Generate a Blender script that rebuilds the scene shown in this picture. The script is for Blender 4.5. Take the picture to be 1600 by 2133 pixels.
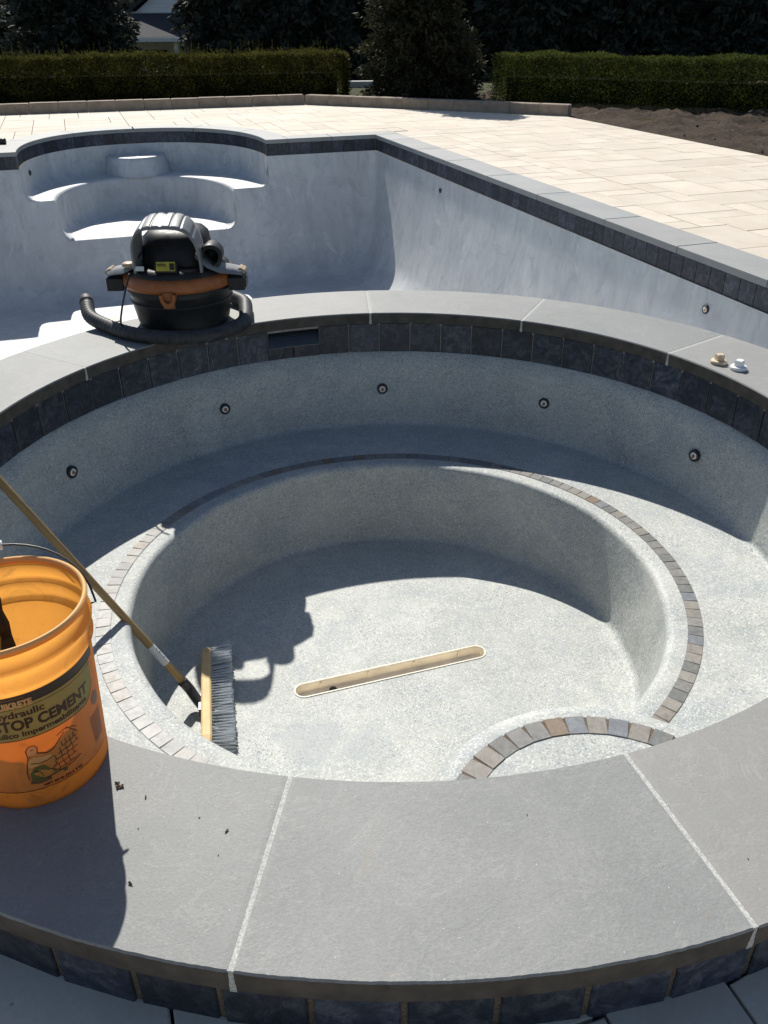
import bpy, bmesh, math, random
import numpy as np
from mathutils import Vector, Matrix

random.seed(7)
RNG = np.random.default_rng(7)
PI = math.pi
for o in list(bpy.data.objects):
    bpy.data.objects.remove(o)
SC = bpy.context.scene
COL = SC.collection

# ------------------------------------------------------------------ camera
PITCH, ROLL = 0.52770792, -0.00817427
CAM = Vector((-0.0320764, -2.69754168, 1.3))
fw = Vector((0, math.cos(PITCH), -math.sin(PITCH)))
up = Vector((0, math.sin(PITCH), math.cos(PITCH)))
rt = Vector((1, 0, 0))
rt2 = rt * math.cos(ROLL) + up * math.sin(ROLL)
up2 = -rt * math.sin(ROLL) + up * math.cos(ROLL)
cd = bpy.data.cameras.new('camera')
cam = bpy.data.objects.new('camera', cd)
COL.objects.link(cam)
mw = Matrix((rt2, up2, -fw)).transposed().to_4x4()
mw.translation = CAM
cam.matrix_world = mw
cd.sensor_fit = 'HORIZONTAL'
cd.sensor_width = 36
cd.lens = 36 * 1787.205 / 1600
cd.clip_start = 0.05
cd.clip_end = 3000
SC.camera = cam

# ------------------------------------------------------------------ light
SUN_D = Vector((0.275, -0.955, -1.0))
wd = bpy.data.worlds.new('World')
SC.world = wd
wd.use_nodes = True
wn = wd.node_tree
for n in list(wn.nodes):
    wn.nodes.remove(n)
sky = wn.nodes.new('ShaderNodeTexSky')
sky.sky_type = 'NISHITA'
sky.sun_disc = False
sky.sun_elevation = math.atan2(1.0, math.hypot(0.275, 0.955))
sky.sun_rotation = -math.atan2(0.275, 0.955)
sky.air_density = 1.0
sky.dust_density = 0.6
sky.ozone_density = 1.0
bg = wn.nodes.new('ShaderNodeBackground')
bg.inputs['Strength'].default_value = 0.074
wo = wn.nodes.new('ShaderNodeOutputWorld')
wn.links.new(sky.outputs[0], bg.inputs[0])
wn.links.new(bg.outputs[0], wo.inputs[0])
sl = bpy.data.lights.new('sun', 'SUN')
sl.energy = 5.0
sl.angle = math.radians(0.53)
sl.color = (1.0, 0.955, 0.88)
so = bpy.data.objects.new('sun', sl)
COL.objects.link(so)
so.rotation_euler = SUN_D.to_track_quat('-Z', 'Y').to_euler()
so.location = (-5, 15, 20)
vs = SC.view_settings
vs.view_transform = 'Standard'
vs.look = 'None'
vs.exposure = 0.33
vs.gamma = 1.0
vs.use_curve_mapping = False
SC.cycles.max_bounces = 8
SC.cycles.diffuse_bounces = 4
SC.cycles.transmission_bounces = 6
SC.cycles.sample_clamp_indirect = 8


# ------------------------------------------------------------------ materials
class NT:
    def __init__(s, name, rough=0.7, spec=0.4):
        s.m = bpy.data.materials.new(name)
        s.m.use_nodes = True
        s.t = s.m.node_tree
        s.b = s.t.nodes['Principled BSDF']
        s.out = s.t.nodes['Material Output']
        s.b.inputs['Roughness'].default_value = rough
        s.b.inputs['Specular IOR Level'].default_value = spec
        s._co = {}

    def n(s, typ, **kw):
        nd = s.t.nodes.new(typ)
        for k, v in kw.items():
            setattr(nd, k, v)
        return nd

    def l(s, a, b):
        s.t.links.new(a, b)

    def co(s, rnd=False, scale=(1, 1, 1)):
        key = (rnd, scale)
        if key in s._co:
            return s._co[key]
        tc = s.n('ShaderNodeTexCoord')
        mp = s.n('ShaderNodeMapping')
        mp.inputs['Scale'].default_value = scale
        s.l(tc.outputs['Object'], mp.inputs['Vector'])
        if rnd:
            oi = s.n('ShaderNodeObjectInfo')
            mu = s.n('ShaderNodeMath', operation='MULTIPLY')
            mu.inputs[1].default_value = 61.7
            s.l(oi.outputs['Random'], mu.inputs[0])
            cx = s.n('ShaderNodeCombineXYZ')
            for i in range(3):
                s.l(mu.outputs[0], cx.inputs[i])
            s.l(cx.outputs[0], mp.inputs['Location'])
        s._co[key] = mp.outputs[0]
        return mp.outputs[0]

    def noise(s, scale, detail=4, rough=0.55, dist=0, rnd=False, sc=(1, 1, 1)):
        nd = s.n('ShaderNodeTexNoise')
        nd.inputs['Scale'].default_value = scale
        nd.inputs['Detail'].default_value = detail
        nd.inputs['Roughness'].default_value = rough
        nd.inputs['Distortion'].default_value = dist
        s.l(s.co(rnd, sc), nd.inputs['Vector'])
        return nd.outputs['Fac']

    def voro(s, scale, feature='F1', out='Distance', rnd=False, sc=(1, 1, 1)):
        nd = s.n('ShaderNodeTexVoronoi', feature=feature)
        nd.inputs['Scale'].default_value = scale
        s.l(s.co(rnd, sc), nd.inputs['Vector'])
        return nd.outputs[out]

    def ramp(s, fac, stops, interp='LINEAR'):
        nd = s.n('ShaderNodeValToRGB')
        cr = nd.color_ramp
        cr.interpolation = interp
        while len(cr.elements) > 1:
            cr.elements.remove(cr.elements[-1])
        for i, (p, c) in enumerate(stops):
            e = cr.elements[0] if i == 0 else cr.elements.new(p)
            e.position = p
            if not hasattr(c, '__len__'):
                c = (c, c, c)
            e.color = (*c[:3], 1)
        s.l(fac, nd.inputs[0])
        return nd.outputs[0]

    def rand(s):
        return s.n('ShaderNodeObjectInfo').outputs['Random']

    def mix(s, fac, a, b, blend='MIX'):
        nd = s.n('ShaderNodeMix', data_type='RGBA', blend_type=blend)
        for v, i in ((fac, 0), (a, 6), (b, 7)):
            if isinstance(v, (int, float)):
                nd.inputs[i].default_value = v if i == 0 else (v, v, v, 1)
            elif isinstance(v, tuple):
                nd.inputs[i].default_value = (*v[:3], 1)
            else:
                s.l(v, nd.inputs[i])
        return nd.outputs[2]

    def math(s, op, a, b=0.0):
        nd = s.n('ShaderNodeMath', operation=op)
        for v, i in ((a, 0), (b, 1)):
            if isinstance(v, (int, float)):
                nd.inputs[i].default_value = v
            else:
                s.l(v, nd.inputs[i])
        return nd.outputs[0]

    def color(s, c):
        if isinstance(c, tuple):
            s.b.inputs['Base Color'].default_value = (*c[:3], 1)
        else:
            s.l(c, s.b.inputs['Base Color'])
        return s

    def rough(s, r):
        s.l(r, s.b.inputs['Roughness'])

    def bump(s, h, strength=0.3, dist=0.01, prev=None):
        nd = s.n('ShaderNodeBump')
        nd.inputs['Strength'].default_value = strength
        nd.inputs['Distance'].default_value = dist
        s.l(h, nd.inputs['Height'])
        if prev is not None:
            s.l(prev, nd.inputs['Normal'])
        s.l(nd.outputs[0], s.b.inputs['Normal'])
        return nd.outputs[0]


MAT = {}


def simple(name, col, rough=0.5, spec=0.4, metal=0.0, var=0.12, scale=40, bump=0.0):
    k = NT(name, rough, spec)
    f = k.noise(scale, 4)
    lo = tuple(c * (1 - var) for c in col)
    hi = tuple(c * (1 + var) for c in col)
    k.color(k.ramp(f, [(0.3, lo), (0.7, hi)]))
    k.b.inputs['Metallic'].default_value = metal
    if bump:
        k.bump(f, bump, 0.002)
    MAT[name] = k.m
    return k


# spa plaster: exposed quartz, speckled
k = NT('spa_plaster', 0.62, 0.35)
big = k.noise(1.6, 6, 0.65, 0.6)
mid = k.noise(7, 6, 0.68, 0.4)
base = k.ramp(big, [(0.28, (0.315, 0.335, 0.315)), (0.5, (0.415, 0.43, 0.40)), (0.72, (0.53, 0.54, 0.50))])
base = k.mix(k.ramp(mid, [(0.35, 0.0), (0.7, 0.55)]), base, (0.52, 0.535, 0.50))
trw = k.noise(5, 5, 0.7, 1.8, sc=(1, 1, 3.2))
base = k.mix(k.ramp(trw, [(0.50, 0.0), (0.62, 0.42)]), base, (0.32, 0.345, 0.34))
pale = k.noise(3.3, 5, 0.7, 1.2)
base = k.mix(k.ramp(pale, [(0.58, 0.0), (0.68, 0.42)]), base, (0.62, 0.62, 0.56))
sp = k.voro(235, out='Color')
spl = k.n('ShaderNodeSeparateColor')
k.l(sp, spl.inputs[0])
dark = k.ramp(spl.outputs[0], [(0.0, 1.0), (0.15, 1.0), (0.21, 0.0)])
dens = k.ramp(k.noise(4.5, 5, 0.7), [(0.36, 0.22), (0.66, 1.0)])
base = k.mix(k.math('MULTIPLY', dark, dens), base, (0.21, 0.24, 0.27))
bl = k.noise(2.6, 6, 0.72, 1.0)
base = k.mix(k.ramp(bl, [(0.50, 0.0), (0.64, 0.55)]), base, (0.315, 0.345, 0.37))
lite = k.ramp(spl.outputs[1], [(0.82, 0.0), (0.88, 1.0)])
base = k.mix(k.math('MULTIPLY', lite, 0.45), base, (0.74, 0.75, 0.73))
fine = k.noise(95, 4, 0.8)
base = k.mix(0.38, base, k.ramp(fine, [(0.3, 0.5), (0.7, 1.25)]), 'MULTIPLY')
pock = k.voro(60)
pk = k.math('MULTIPLY', k.ramp(pock, [(0.08, 1.0), (0.17, 0.0)]), k.ramp(k.noise(3.0, 4, 0.6), [(0.55, 0.0), (0.66, 0.7)]))
base = k.mix(pk, base, (0.20, 0.22, 0.24))
# damp patches left on the floor
for (px_, py_, rr_, st_) in ((-0.30, -0.42, 0.115, 0.55), (-0.10, -0.47, 0.10, 0.35), (-0.02, 0.38, 0.10, 0.2), (0.42, -0.30, 0.12, 0.18)):
    vm = k.n('ShaderNodeVectorMath', operation='DISTANCE')
    k.l(k.co(), vm.inputs[0])
    vm.inputs[1].default_value = (px_, py_, -0.97)
    dd = k.math('ADD', vm.outputs['Value'], k.math('MULTIPLY', k.math('SUBTRACT', k.noise(8, 5, 0.7), 0.5), 0.28))
    base = k.mix(k.ramp(dd, [(rr_ * 0.8, st_), (rr_ * 1.15, 0.0)]), base, (0.30, 0.33, 0.345))
k.color(base)
b1 = k.bump(sp, 0.22, 0.003)
b2 = k.bump(mid, 0.3, 0.014, b1)
MAT['spa_plaster'] = k.m

# pool plaster: troweled, streaky
k = NT('pool_plaster', 0.5, 0.4)
big = k.noise(1.1, 6, 0.62, 0.6)
st = k.noise(3.0, 6, 0.65, 0.8, sc=(1.6, 1.6, 0.5))
st2 = k.noise(13.0, 5, 0.7, 0.0, sc=(1.0, 1.0, 0.10))
base = k.ramp(big, [(0.28, (0.43, 0.445, 0.455)), (0.5, (0.545, 0.56, 0.56)), (0.72, (0.67, 0.68, 0.67))])
base = k.mix(0.35, base, k.ramp(st, [(0.3, (0.38, 0.40, 0.43)), (0.7, (0.68, 0.69, 0.69))]))
base = k.mix(k.ramp(k.noise(1.7, 3, 0.5), [(0.42, 0.03), (0.66, 0.4)]), base, k.ramp(st2, [(0.3, 0.6), (0.62, 1.15)]), 'MULTIPLY')
blot = k.noise(4.5, 5, 0.7, 1.2)
base = k.mix(k.ramp(blot, [(0.54, 0.0), (0.63, 0.42)]), base, (0.36, 0.38, 0.40))
chk = k.noise(2.3, 6, 0.75, 1.6)
base = k.mix(k.ramp(chk, [(0.57, 0.0), (0.66, 0.5)]), base, (0.72, 0.73, 0.72))
wmsp = k.noise(7, 4, 0.6, 0.5)
base = k.mix(k.ramp(wmsp, [(0.66, 0.0), (0.74, 0.35)]), base, (0.52, 0.47, 0.38))
k.color(base)
b1 = k.bump(blot, 0.12, 0.01)
k.bump(st, 0.15, 0.02, b1)
MAT['pool_plaster'] = k.m


def bluestone(name, lo, hi, edge=False):
    k = NT(name, 0.6, 0.38)
    a = k.noise(3, 5, 0.6, 0.3, rnd=True)
    g = k.noise(150, 4, 0.8, rnd=True, sc=(1, 1.4, 1))
    base = k.ramp(a, [(0.3, lo), (0.7, hi)])
    base = k.mix(0.55, base, k.ramp(g, [(0.28, 0.62), (0.72, 1.28)]), 'MULTIPLY')
    base = k.mix(k.ramp(k.rand(), [(0, 0.0), (0.6, 0.1), (1, 0.55)]), base, (0.262, 0.252, 0.235))
    du = k.noise(1.7, 6, 0.7, 1.2, rnd=True)
    base = k.mix(k.ramp(du, [(0.48, 0.0), (0.70, 0.16)]), base, (0.36, 0.355, 0.34))
    dk = k.noise(2.4, 5, 0.65, 0.8, rnd=True)
    base = k.mix(k.ramp(dk, [(0.55, 0.0), (0.72, 0.14)]), base, (0.14, 0.145, 0.145))
    tn = k.ramp(k.rand(), [(0, 0.93), (0.35, 1.03), (0.7, 0.97), (1, 1.06)])
    base = k.mix(1.0, base, tn, 'MULTIPLY')
    spk = k.voro(210, out='Color', rnd=True)
    sp2 = k.n('ShaderNodeSeparateColor')
    k.l(spk, sp2.inputs[0])
    d = k.voro(210, rnd=True)
    dot = k.math('MULTIPLY', k.ramp(sp2.outputs[0], [(0.985, 0), (0.99, 1)]), k.ramp(d, [(0.12, 1), (0.2, 0)]))
    base = k.mix(dot, base, (0.72, 0.72, 0.70))
    rust = k.noise(9, 3, 0.6, 0.8, rnd=True)
    base = k.mix(k.ramp(rust, [(0.70, 0), (0.80, 0.35)]), base, (0.30, 0.22, 0.15))
    vein = k.noise(4.0, 6, 0.65, 2.2, rnd=True)
    vv = k.ramp(vein, [(0.488, 0), (0.5, 0.22), (0.512, 0)])
    base = k.mix(vv, base, (0.42, 0.41, 0.39))
    k.color(base)
    b1 = k.bump(g, 0.28, 0.003)
    rip = k.noise(7, 6, 0.6, 1.6, rnd=True)
    cleft = k.ramp(rip, [(0.40, 0.0), (0.44, 0.35), (0.56, 0.42), (0.60, 1.0)])
    b2 = k.bump(cleft, 0.12, 0.003, b1)
    pits = k.voro(38, rnd=True)
    k.bump(k.math('MULTIPLY', k.ramp(pits, [(0.05, 0.0), (0.12, 1.0)]), 1.0), 0.12, 0.002, b2)
    MAT[name] = k.m


bluestone('bluestone', (0.20, 0.209, 0.203), (0.238, 0.245, 0.237))
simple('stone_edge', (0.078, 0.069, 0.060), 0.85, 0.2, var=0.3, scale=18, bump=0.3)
bluestone('bluestone_pool', (0.25, 0.262, 0.262), (0.31, 0.32, 0.315))

# slate waterline tile
k = NT('slate', 0.48, 0.42)
a = k.noise(17, 6, 0.72, 1.4, rnd=True)
b = k.noise(48, 5, 0.75, 0.5, rnd=True)
base = k.ramp(a, [(0.30, (0.010, 0.013, 0.020)), (0.48, (0.024, 0.030, 0.046)), (0.58, (0.050, 0.056, 0.072)), (0.74, (0.10, 0.104, 0.112))])
base = k.mix(0.7, base, k.ramp(b, [(0.3, 0.4), (0.7, 1.6)]), 'MULTIPLY')
rs_ = k.noise(9, 5, 0.7, 1.5, rnd=True)
base = k.mix(k.ramp(rs_, [(0.56, 0.0), (0.68, 0.35)]), base, (0.060, 0.048, 0.038))
base = k.mix(1.0, base, k.ramp(k.rand(), [(0, 0.6), (0.5, 1.0), (1, 1.5)]), 'MULTIPLY')
chalk = k.noise(13, 6, 0.75, 2.4, rnd=True)
base = k.mix(k.ramp(chalk, [(0.66, 0), (0.73, 0.3)]), base, (0.26, 0.26, 0.26))
k.color(base)
k.bump(a, 0.6, 0.005, k.bump(b, 0.3, 0.002))
MAT['slate'] = k.m

# accent slate (multi-colour)
k = NT('accent_slate', 0.55, 0.35)
a = k.noise(38, 5, 0.65, 0.8, rnd=True)
tone = k.ramp(k.rand(), [(0.0, (0.185, 0.182, 0.175)), (0.2, (0.235, 0.222, 0.20)), (0.36, (0.145, 0.152, 0.146)), (0.52, (0.215, 0.20, 0.178)),
                         (0.70, (0.185, 0.14, 0.102)), (0.77, (0.165, 0.178, 0.192)), (0.88, (0.205, 0.20, 0.19))], 'CONSTANT')
base = k.mix(0.7, tone, k.ramp(a, [(0.3, 0.65), (0.7, 1.4)]), 'MULTIPLY')
pt = k.noise(22, 4, 0.6, 1.0, rnd=True)
base = k.mix(k.ramp(pt, [(0.58, 0), (0.68, 0.35)]), base, (0.26, 0.20, 0.15))
oi = k.n('ShaderNodeObjectInfo')
sx_ = k.n('ShaderNodeSeparateXYZ')
k.l(oi.outputs['Location'], sx_.inputs[0])
dust_shade = k.math('MULTIPLY', k.ramp(k.math('MULTIPLY', sx_.outputs[0], -1.0), [(0.3, 0.0), (0.75, 0.75)]), k.ramp(k.math('ADD', sx_.outputs[1], 1.0), [(0.85, 1.0), (1.0, 0.35)]))  # plaster dust, thinned on far side, putting that side's shade into the colour
dust_shade = k.math('MULTIPLY', dust_shade, k.ramp(k.noise(30, 4, 0.7, 0.5, rnd=True), [(0.35, 0.5), (0.6, 1.0)]))
base = k.mix(dust_shade, base, (0.50, 0.50, 0.48))
k.color(base)
k.bump(a, 0.5, 0.002)
MAT['accent_slate'] = k.m

# travertine-look pavers
k = NT('paver', 0.75, 0.25)
a = k.noise(2.2, 5, 0.6, 0.4, rnd=True)
g = k.noise(70, 4, 0.7, rnd=True)
base = k.ramp(a, [(0.28, (0.52, 0.46, 0.375)), (0.55, (0.59, 0.53, 0.445)), (0.75, (0.64, 0.585, 0.50))])
base = k.mix(0.6, base, k.ramp(k.rand(), [(0, (0.90, 0.895, 0.89)), (0.5, (1.0, 0.995, 0.99)), (1, (1.06, 1.055, 1.05))]), 'MULTIPLY')
base = k.mix(0.3, base, k.ramp(g, [(0.3, 0.75), (0.7, 1.15)]), 'MULTIPLY')
pit = k.voro(26, rnd=True)
pn = k.noise(8, 3, 0.6, rnd=True)
pm = k.math('MULTIPLY', k.ramp(pit, [(0.06, 1), (0.12, 0)]), k.ramp(pn, [(0.5, 0), (0.62, 0.8)]))
base = k.mix(pm, base, (0.22, 0.19, 0.15))
k.color(base)
k.bump(g, 0.2, 0.003)
MAT['paver'] = k.m

# curb blocks
k = NT('curb_stone', 0.85, 0.2)
a = k.noise(6, 5, 0.65, rnd=True)
base = k.ramp(a, [(0.3, (0.22, 0.175, 0.135)), (0.7, (0.36, 0.30, 0.24))])
k.color(base)
k.bump(k.noise(50, 4, 0.7, rnd=True), 0.4, 0.004)
MAT['curb_stone'] = k.m

# grout
simple('grout', (0.27, 0.26, 0.245), 0.9, 0.2, var=0.35, scale=170, bump=0.4)
simple('grout_white', (0.43, 0.43, 0.41), 0.9, 0.2, var=0.3, scale=240, bump=0.5)
simple('joint_sand', (0.26, 0.22, 0.17), 0.95, 0.1, var=0.3, scale=60, bump=0.3)
simple('grout_dark', (0.16, 0.15, 0.14), 0.9, 0.2, var=0.3, scale=90, bump=0.3)
simple('grout_tan', (0.135, 0.105, 0.075), 0.9, 0.2, var=0.5, scale=220, bump=0.5)
# soil
k = NT('soil', 0.95, 0.1)
a = k.noise(1.3, 6, 0.65)
g = k.noise(22, 6, 0.75)
base = k.ramp(a, [(0.3, (0.055, 0.041, 0.031)), (0.7, (0.105, 0.080, 0.061))])
base = k.mix(0.9, base, k.ramp(g, [(0.3, 0.4), (0.7, 1.5)]), 'MULTIPLY')
stw = k.noise(30, 5, 0.75, 1.0)
base = k.mix(k.ramp(stw, [(0.62, 0.0), (0.70, 0.6)]), base, (0.26, 0.21, 0.15))
mul = k.noise(1.1, 5, 0.7, 1.0)
base = k.mix(k.ramp(mul, [(0.54, 0.0), (0.62, 0.75)]), base, (0.030, 0.022, 0.017))
k.color(base)
k.bump(g, 1.0, 0.05)
MAT['soil'] = k.m
k = NT('ground', 0.95, 0.1)
a = k.noise(0.25, 6, 0.65)
g = k.noise(9, 6, 0.75)
base = k.ramp(a, [(0.3, (0.05, 0.045, 0.03)), (0.7, (0.06, 0.075, 0.03))])
base = k.mix(0.6, base, k.ramp(g, [(0.3, 0.5), (0.7, 1.35)]), 'MULTIPLY')
k.color(base)
k.bump(g, 0.8, 0.03)
MAT['ground'] = k.m


def foliage(name, lo, hi, tr=0.25):
    k = NT(name, 0.7, 0.12)
    a = k.noise(3.2, 4, 0.6)
    g = k.noise(24, 2, 0.5)
    base = k.ramp(a, [(0.3, lo), (0.7, hi)])
    base = k.mix(0.6, base, k.ramp(g, [(0.3, 0.55), (0.7, 1.4)]), 'MULTIPLY')
    k.color(base)
    tl = k.n('ShaderNodeBsdfTranslucent')
    k.l(base, tl.inputs[0])
    ms = k.n('ShaderNodeMixShader')
    ms.inputs[0].default_value = tr
    k.l(k.b.outputs[0], ms.inputs[1])
    k.l(tl.outputs[0], ms.inputs[2])
    k.l(ms.outputs[0], k.out.inputs[0])
    MAT[name] = k.m


foliage('hedge_leaf', (0.036, 0.041, 0.010), (0.125, 0.116, 0.028), 0.32)
foliage('hedge_leaf_b', (0.032, 0.048, 0.010), (0.108, 0.124, 0.028), 0.32)
foliage('conifer_leaf', (0.022, 0.026, 0.014), (0.070, 0.068, 0.038), 0.16)
foliage('spruce_leaf', (0.022, 0.030, 0.024), (0.075, 0.080, 0.062), 0.12)
foliage('grass_blade', (0.10, 0.10, 0.035), (0.20, 0.17, 0.08), 0.25)
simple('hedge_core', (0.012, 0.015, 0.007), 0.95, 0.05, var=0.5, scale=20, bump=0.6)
simple('bark', (0.06, 0.045, 0.035), 0.95, 0.1, var=0.4, scale=20, bump=0.6)

# vacuum, broom, bucket
k = NT('vac_black', 0.42, 0.3)
a = k.noise(12, 6, 0.7, 1.0)
base = k.ramp(a, [(0.35, (0.011, 0.012, 0.013)), (0.7, (0.026, 0.027, 0.028))])
base = k.mix(k.ramp(k.noise(5, 6, 0.75, 1.5), [(0.58, 0.0), (0.75, 0.2)]), base, (0.09, 0.088, 0.083))
k.color(base)
k.rough(k.ramp(a, [(0.3, 0.32), (0.7, 0.6)]))
MAT['vac_black'] = k.m
simple('vac_grey', (0.18, 0.185, 0.19), 0.44, 0.5, var=0.12, scale=25)
simple('vac_orange', (0.30, 0.098, 0.030), 0.42, 0.4, var=0.2, scale=30)
simple('vac_cream', (0.42, 0.31, 0.20), 0.5, 0.4, var=0.1)
simple('hose_black', (0.035, 0.036, 0.038), 0.55, 0.35, var=0.35, scale=30)
simple('label_yellow', (0.42, 0.36, 0.05), 0.5, 0.3, var=0.15)
simple('label_white', (0.55, 0.56, 0.56), 0.5, 0.3, var=0.1)
simple('ink_dark', (0.03, 0.022, 0.014), 0.6, 0.3, var=0.2)
simple('wood_block', (0.60, 0.43, 0.21), 0.6, 0.3, var=0.12, scale=25, bump=0.1)
k = NT('wood_handle', 0.45, 0.4)
a = k.noise(9, 6, 0.7, 0.7, sc=(6, 6, 0.8))
b = k.noise(7, 5, 0.7, 1.0)
base = k.ramp(a, [(0.3, (0.20, 0.125, 0.045)), (0.7, (0.36, 0.245, 0.105))])
base = k.mix(k.ramp(b, [(0.56, 0), (0.68, 0.7)]), base, (0.10, 0.07, 0.035))
k.color(base)
k.bump(a, 0.2, 0.001)
MAT['wood_handle'] = k.m

simple('black_plastic', (0.018, 0.018, 0.02), 0.4, 0.5, var=0.3)
simple('white_plastic', (0.82, 0.82, 0.80), 0.4, 0.45, var=0.06)
simple('cream_plastic', (0.62, 0.52, 0.37), 0.45, 0.4, var=0.1, scale=30)
simple('drain_cream', (0.82, 0.74, 0.60), 0.5, 0.35, var=0.12, scale=14)
simple('aged_plug', (0.52, 0.42, 0.30), 0.6, 0.3, var=0.3, scale=80, bump=0.2)
simple('brass', (0.42, 0.22, 0.09), 0.4, 0.5, metal=0.7, var=0.3)
simple('wire', (0.05, 0.05, 0.05), 0.35, 0.5, metal=0.6, var=0.2)
simple('leaf_dry', (0.16, 0.095, 0.05), 0.8, 0.2, var=0.4, scale=90)
simple('bark_bit', (0.045, 0.030, 0.020), 0.8, 0.2, var=0.4, scale=90)
simple('stick_wood', (0.030, 0.031, 0.025), 0.8, 0.25, var=0.6, scale=30, bump=0.5)
simple('siding', (0.84, 0.82, 0.79), 0.7, 0.3, var=0.06)
simple('trim_white', (0.82, 0.82, 0.82), 0.6, 0.3, var=0.05)
simple('shingle', (0.055, 0.058, 0.062), 0.9, 0.2, var=0.25, scale=8)
simple('curb_white', (0.50, 0.48, 0.45), 0.8, 0.2, var=0.1)
simple('pale_stone', (0.5, 0.48, 0.44), 0.8, 0.2, var=0.2)
k = NT('window_dark', 0.08, 0.6)
k.color(k.ramp(k.noise(2), [(0.3, (0.01, 0.012, 0.015)), (0.7, (0.02, 0.024, 0.03))]))
MAT['window_dark'] = k.m
k = NT('spill_gloss', 0.10, 1.0)
w1 = k.noise(26, 5, 0.65, 2.5, sc=(1, 1, 2.5))
k.color(k.ramp(w1, [(0.35, (0.006, 0.007, 0.009)), (0.7, (0.022, 0.024, 0.028))]))
k.bump(w1, 0.35, 0.006)
MAT['spill_gloss'] = k.m


def plastic_tr(name, col, tr, rough=0.45, dirt=0.0, splash=False):
    k = NT(name, rough, 0.35)
    a = k.noise(14, 5, 0.65, 0.6)
    base = k.ramp(a, [(0.3, tuple(c * 0.92 for c in col)), (0.7, col)])
    if dirt:
        d = k.noise(9, 6, 0.7, 1.0)
        base = k.mix(k.ramp(d, [(0.55, 0), (0.72, dirt)]), base, (0.10, 0.07, 0.045))
    if splash:
        sp_a = k.noise(22, 5, 0.7, 0.6)
        base = k.mix(k.ramp(sp_a, [(0.66, 0), (0.70, 0.7)]), base, (0.36, 0.33, 0.29))
        scr = k.noise(30, 4, 0.7, 0.4, sc=(1, 1, 0.12))
        base = k.mix(k.ramp(scr, [(0.62, 0), (0.70, 0.3)]), base, (0.85, 0.55, 0.25))
        k.rough(k.ramp(a, [(0.3, 0.38), (0.7, 0.62)]))
    k.color(base)
    tl = k.n('ShaderNodeBsdfTranslucent')
    k.l(base, tl.inputs[0])
    ms = k.n('ShaderNodeMixShader')
    ms.inputs[0].default_value = tr
    k.l(k.b.outputs[0], ms.inputs[1])
    k.l(tl.outputs[0], ms.inputs[2])
    k.l(ms.outputs[0], k.out.inputs[0])
    MAT[name] = k.m


plastic_tr('bristle', (0.78, 0.81, 0.83), 0.45, 0.5)
plastic_tr('bucket_orange', (0.86, 0.40, 0.075), 0.52, dirt=0.45, splash=True)
plastic_tr('bucket_orange_lit', (0.85, 0.56, 0.22), 0.35)  # sunlit highlight of the rim put into a paler orange
plastic_tr('label_olive', (0.36, 0.33, 0.10), 0.35, dirt=0.2)
plastic_tr('label_black', (0.045, 0.028, 0.018), 0.1)
plastic_tr('label_orange', (0.78, 0.345, 0.085), 0.45, dirt=0.25)
plastic_tr('label_tan', (0.50, 0.22, 0.075), 0.2)
plastic_tr('ink_brown', (0.06, 0.025, 0.012), 0.1)
plastic_tr('ink_line', (0.17, 0.07, 0.028), 0.12)
plastic_tr('ink_cream', (0.80, 0.42, 0.16), 0.3)
plastic_tr('ink_green', (0.15, 0.13, 0.035), 0.2)
plastic_tr('ink_grey', (0.16, 0.13, 0.11), 0.12)


# ------------------------------------------------------------------ helpers
def mk(name, verts, faces, mat, parent=None, smooth=False, loc=None):
    me = bpy.data.meshes.new(name)
    if isinstance(verts, np.ndarray):
        verts = verts.tolist()
    if isinstance(faces, np.ndarray):
        faces = faces.tolist()
    me.from_pydata([tuple(v) for v in verts], [], faces)
    me.validate()
    o = bpy.data.objects.new(name, me)
    me.materials.append(MAT[mat])
    if smooth:
        me.polygons.foreach_set('use_smooth', [True] * len(me.polygons))
    COL.objects.link(o)
    if parent is not None:
        o.parent = parent
    if loc is not None:
        o.location = loc
    return o


def inst(name, me, parent=None, loc=(0, 0, 0), rotz=0.0):
    o = bpy.data.objects.new(name, me)
    COL.objects.link(o)
    o.parent = parent
    o.location = loc
    o.rotation_euler = (0, 0, rotz)
    return o


def tag(o, label, cat, group=None, kind=None):
    if label:
        o['label'] = label
    if cat:
        o['category'] = cat
    if group:
        o['group'] = group
    if kind:
        o['kind'] = kind
    return o


def thing(name, label, cat, loc=(0, 0, 0), rotz=0.0, group=None):
    o = bpy.data.objects.new(name, None)
    o.empty_display_size = 0.2
    COL.objects.link(o)
    o.location = loc
    o.rotation_euler = (0, 0, rotz)
    return tag(o, label, cat, group)


class MB:
    """collects faces for one mesh"""

    def __init__(s):
        s.v = []
        s.f = []

    def add(s, v, f):
        b = len(s.v)
        s.v += [tuple(p) for p in v]
        s.f += [tuple(i + b for i in q) for q in f]
        return s

    def box(s, c, d, c_=0.0, rot=None):
        v, f = cbox(*d, c_)
        v = [Vector(p) for p in v]
        if rot is not None:
            v = [rot @ p for p in v]
        return s.add([p + Vector(c) for p in v], f)

    def build(s, name, mat, parent=None, smooth=False, loc=None):
        return mk(name, s.v, s.f, mat, parent, smooth, loc)


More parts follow.
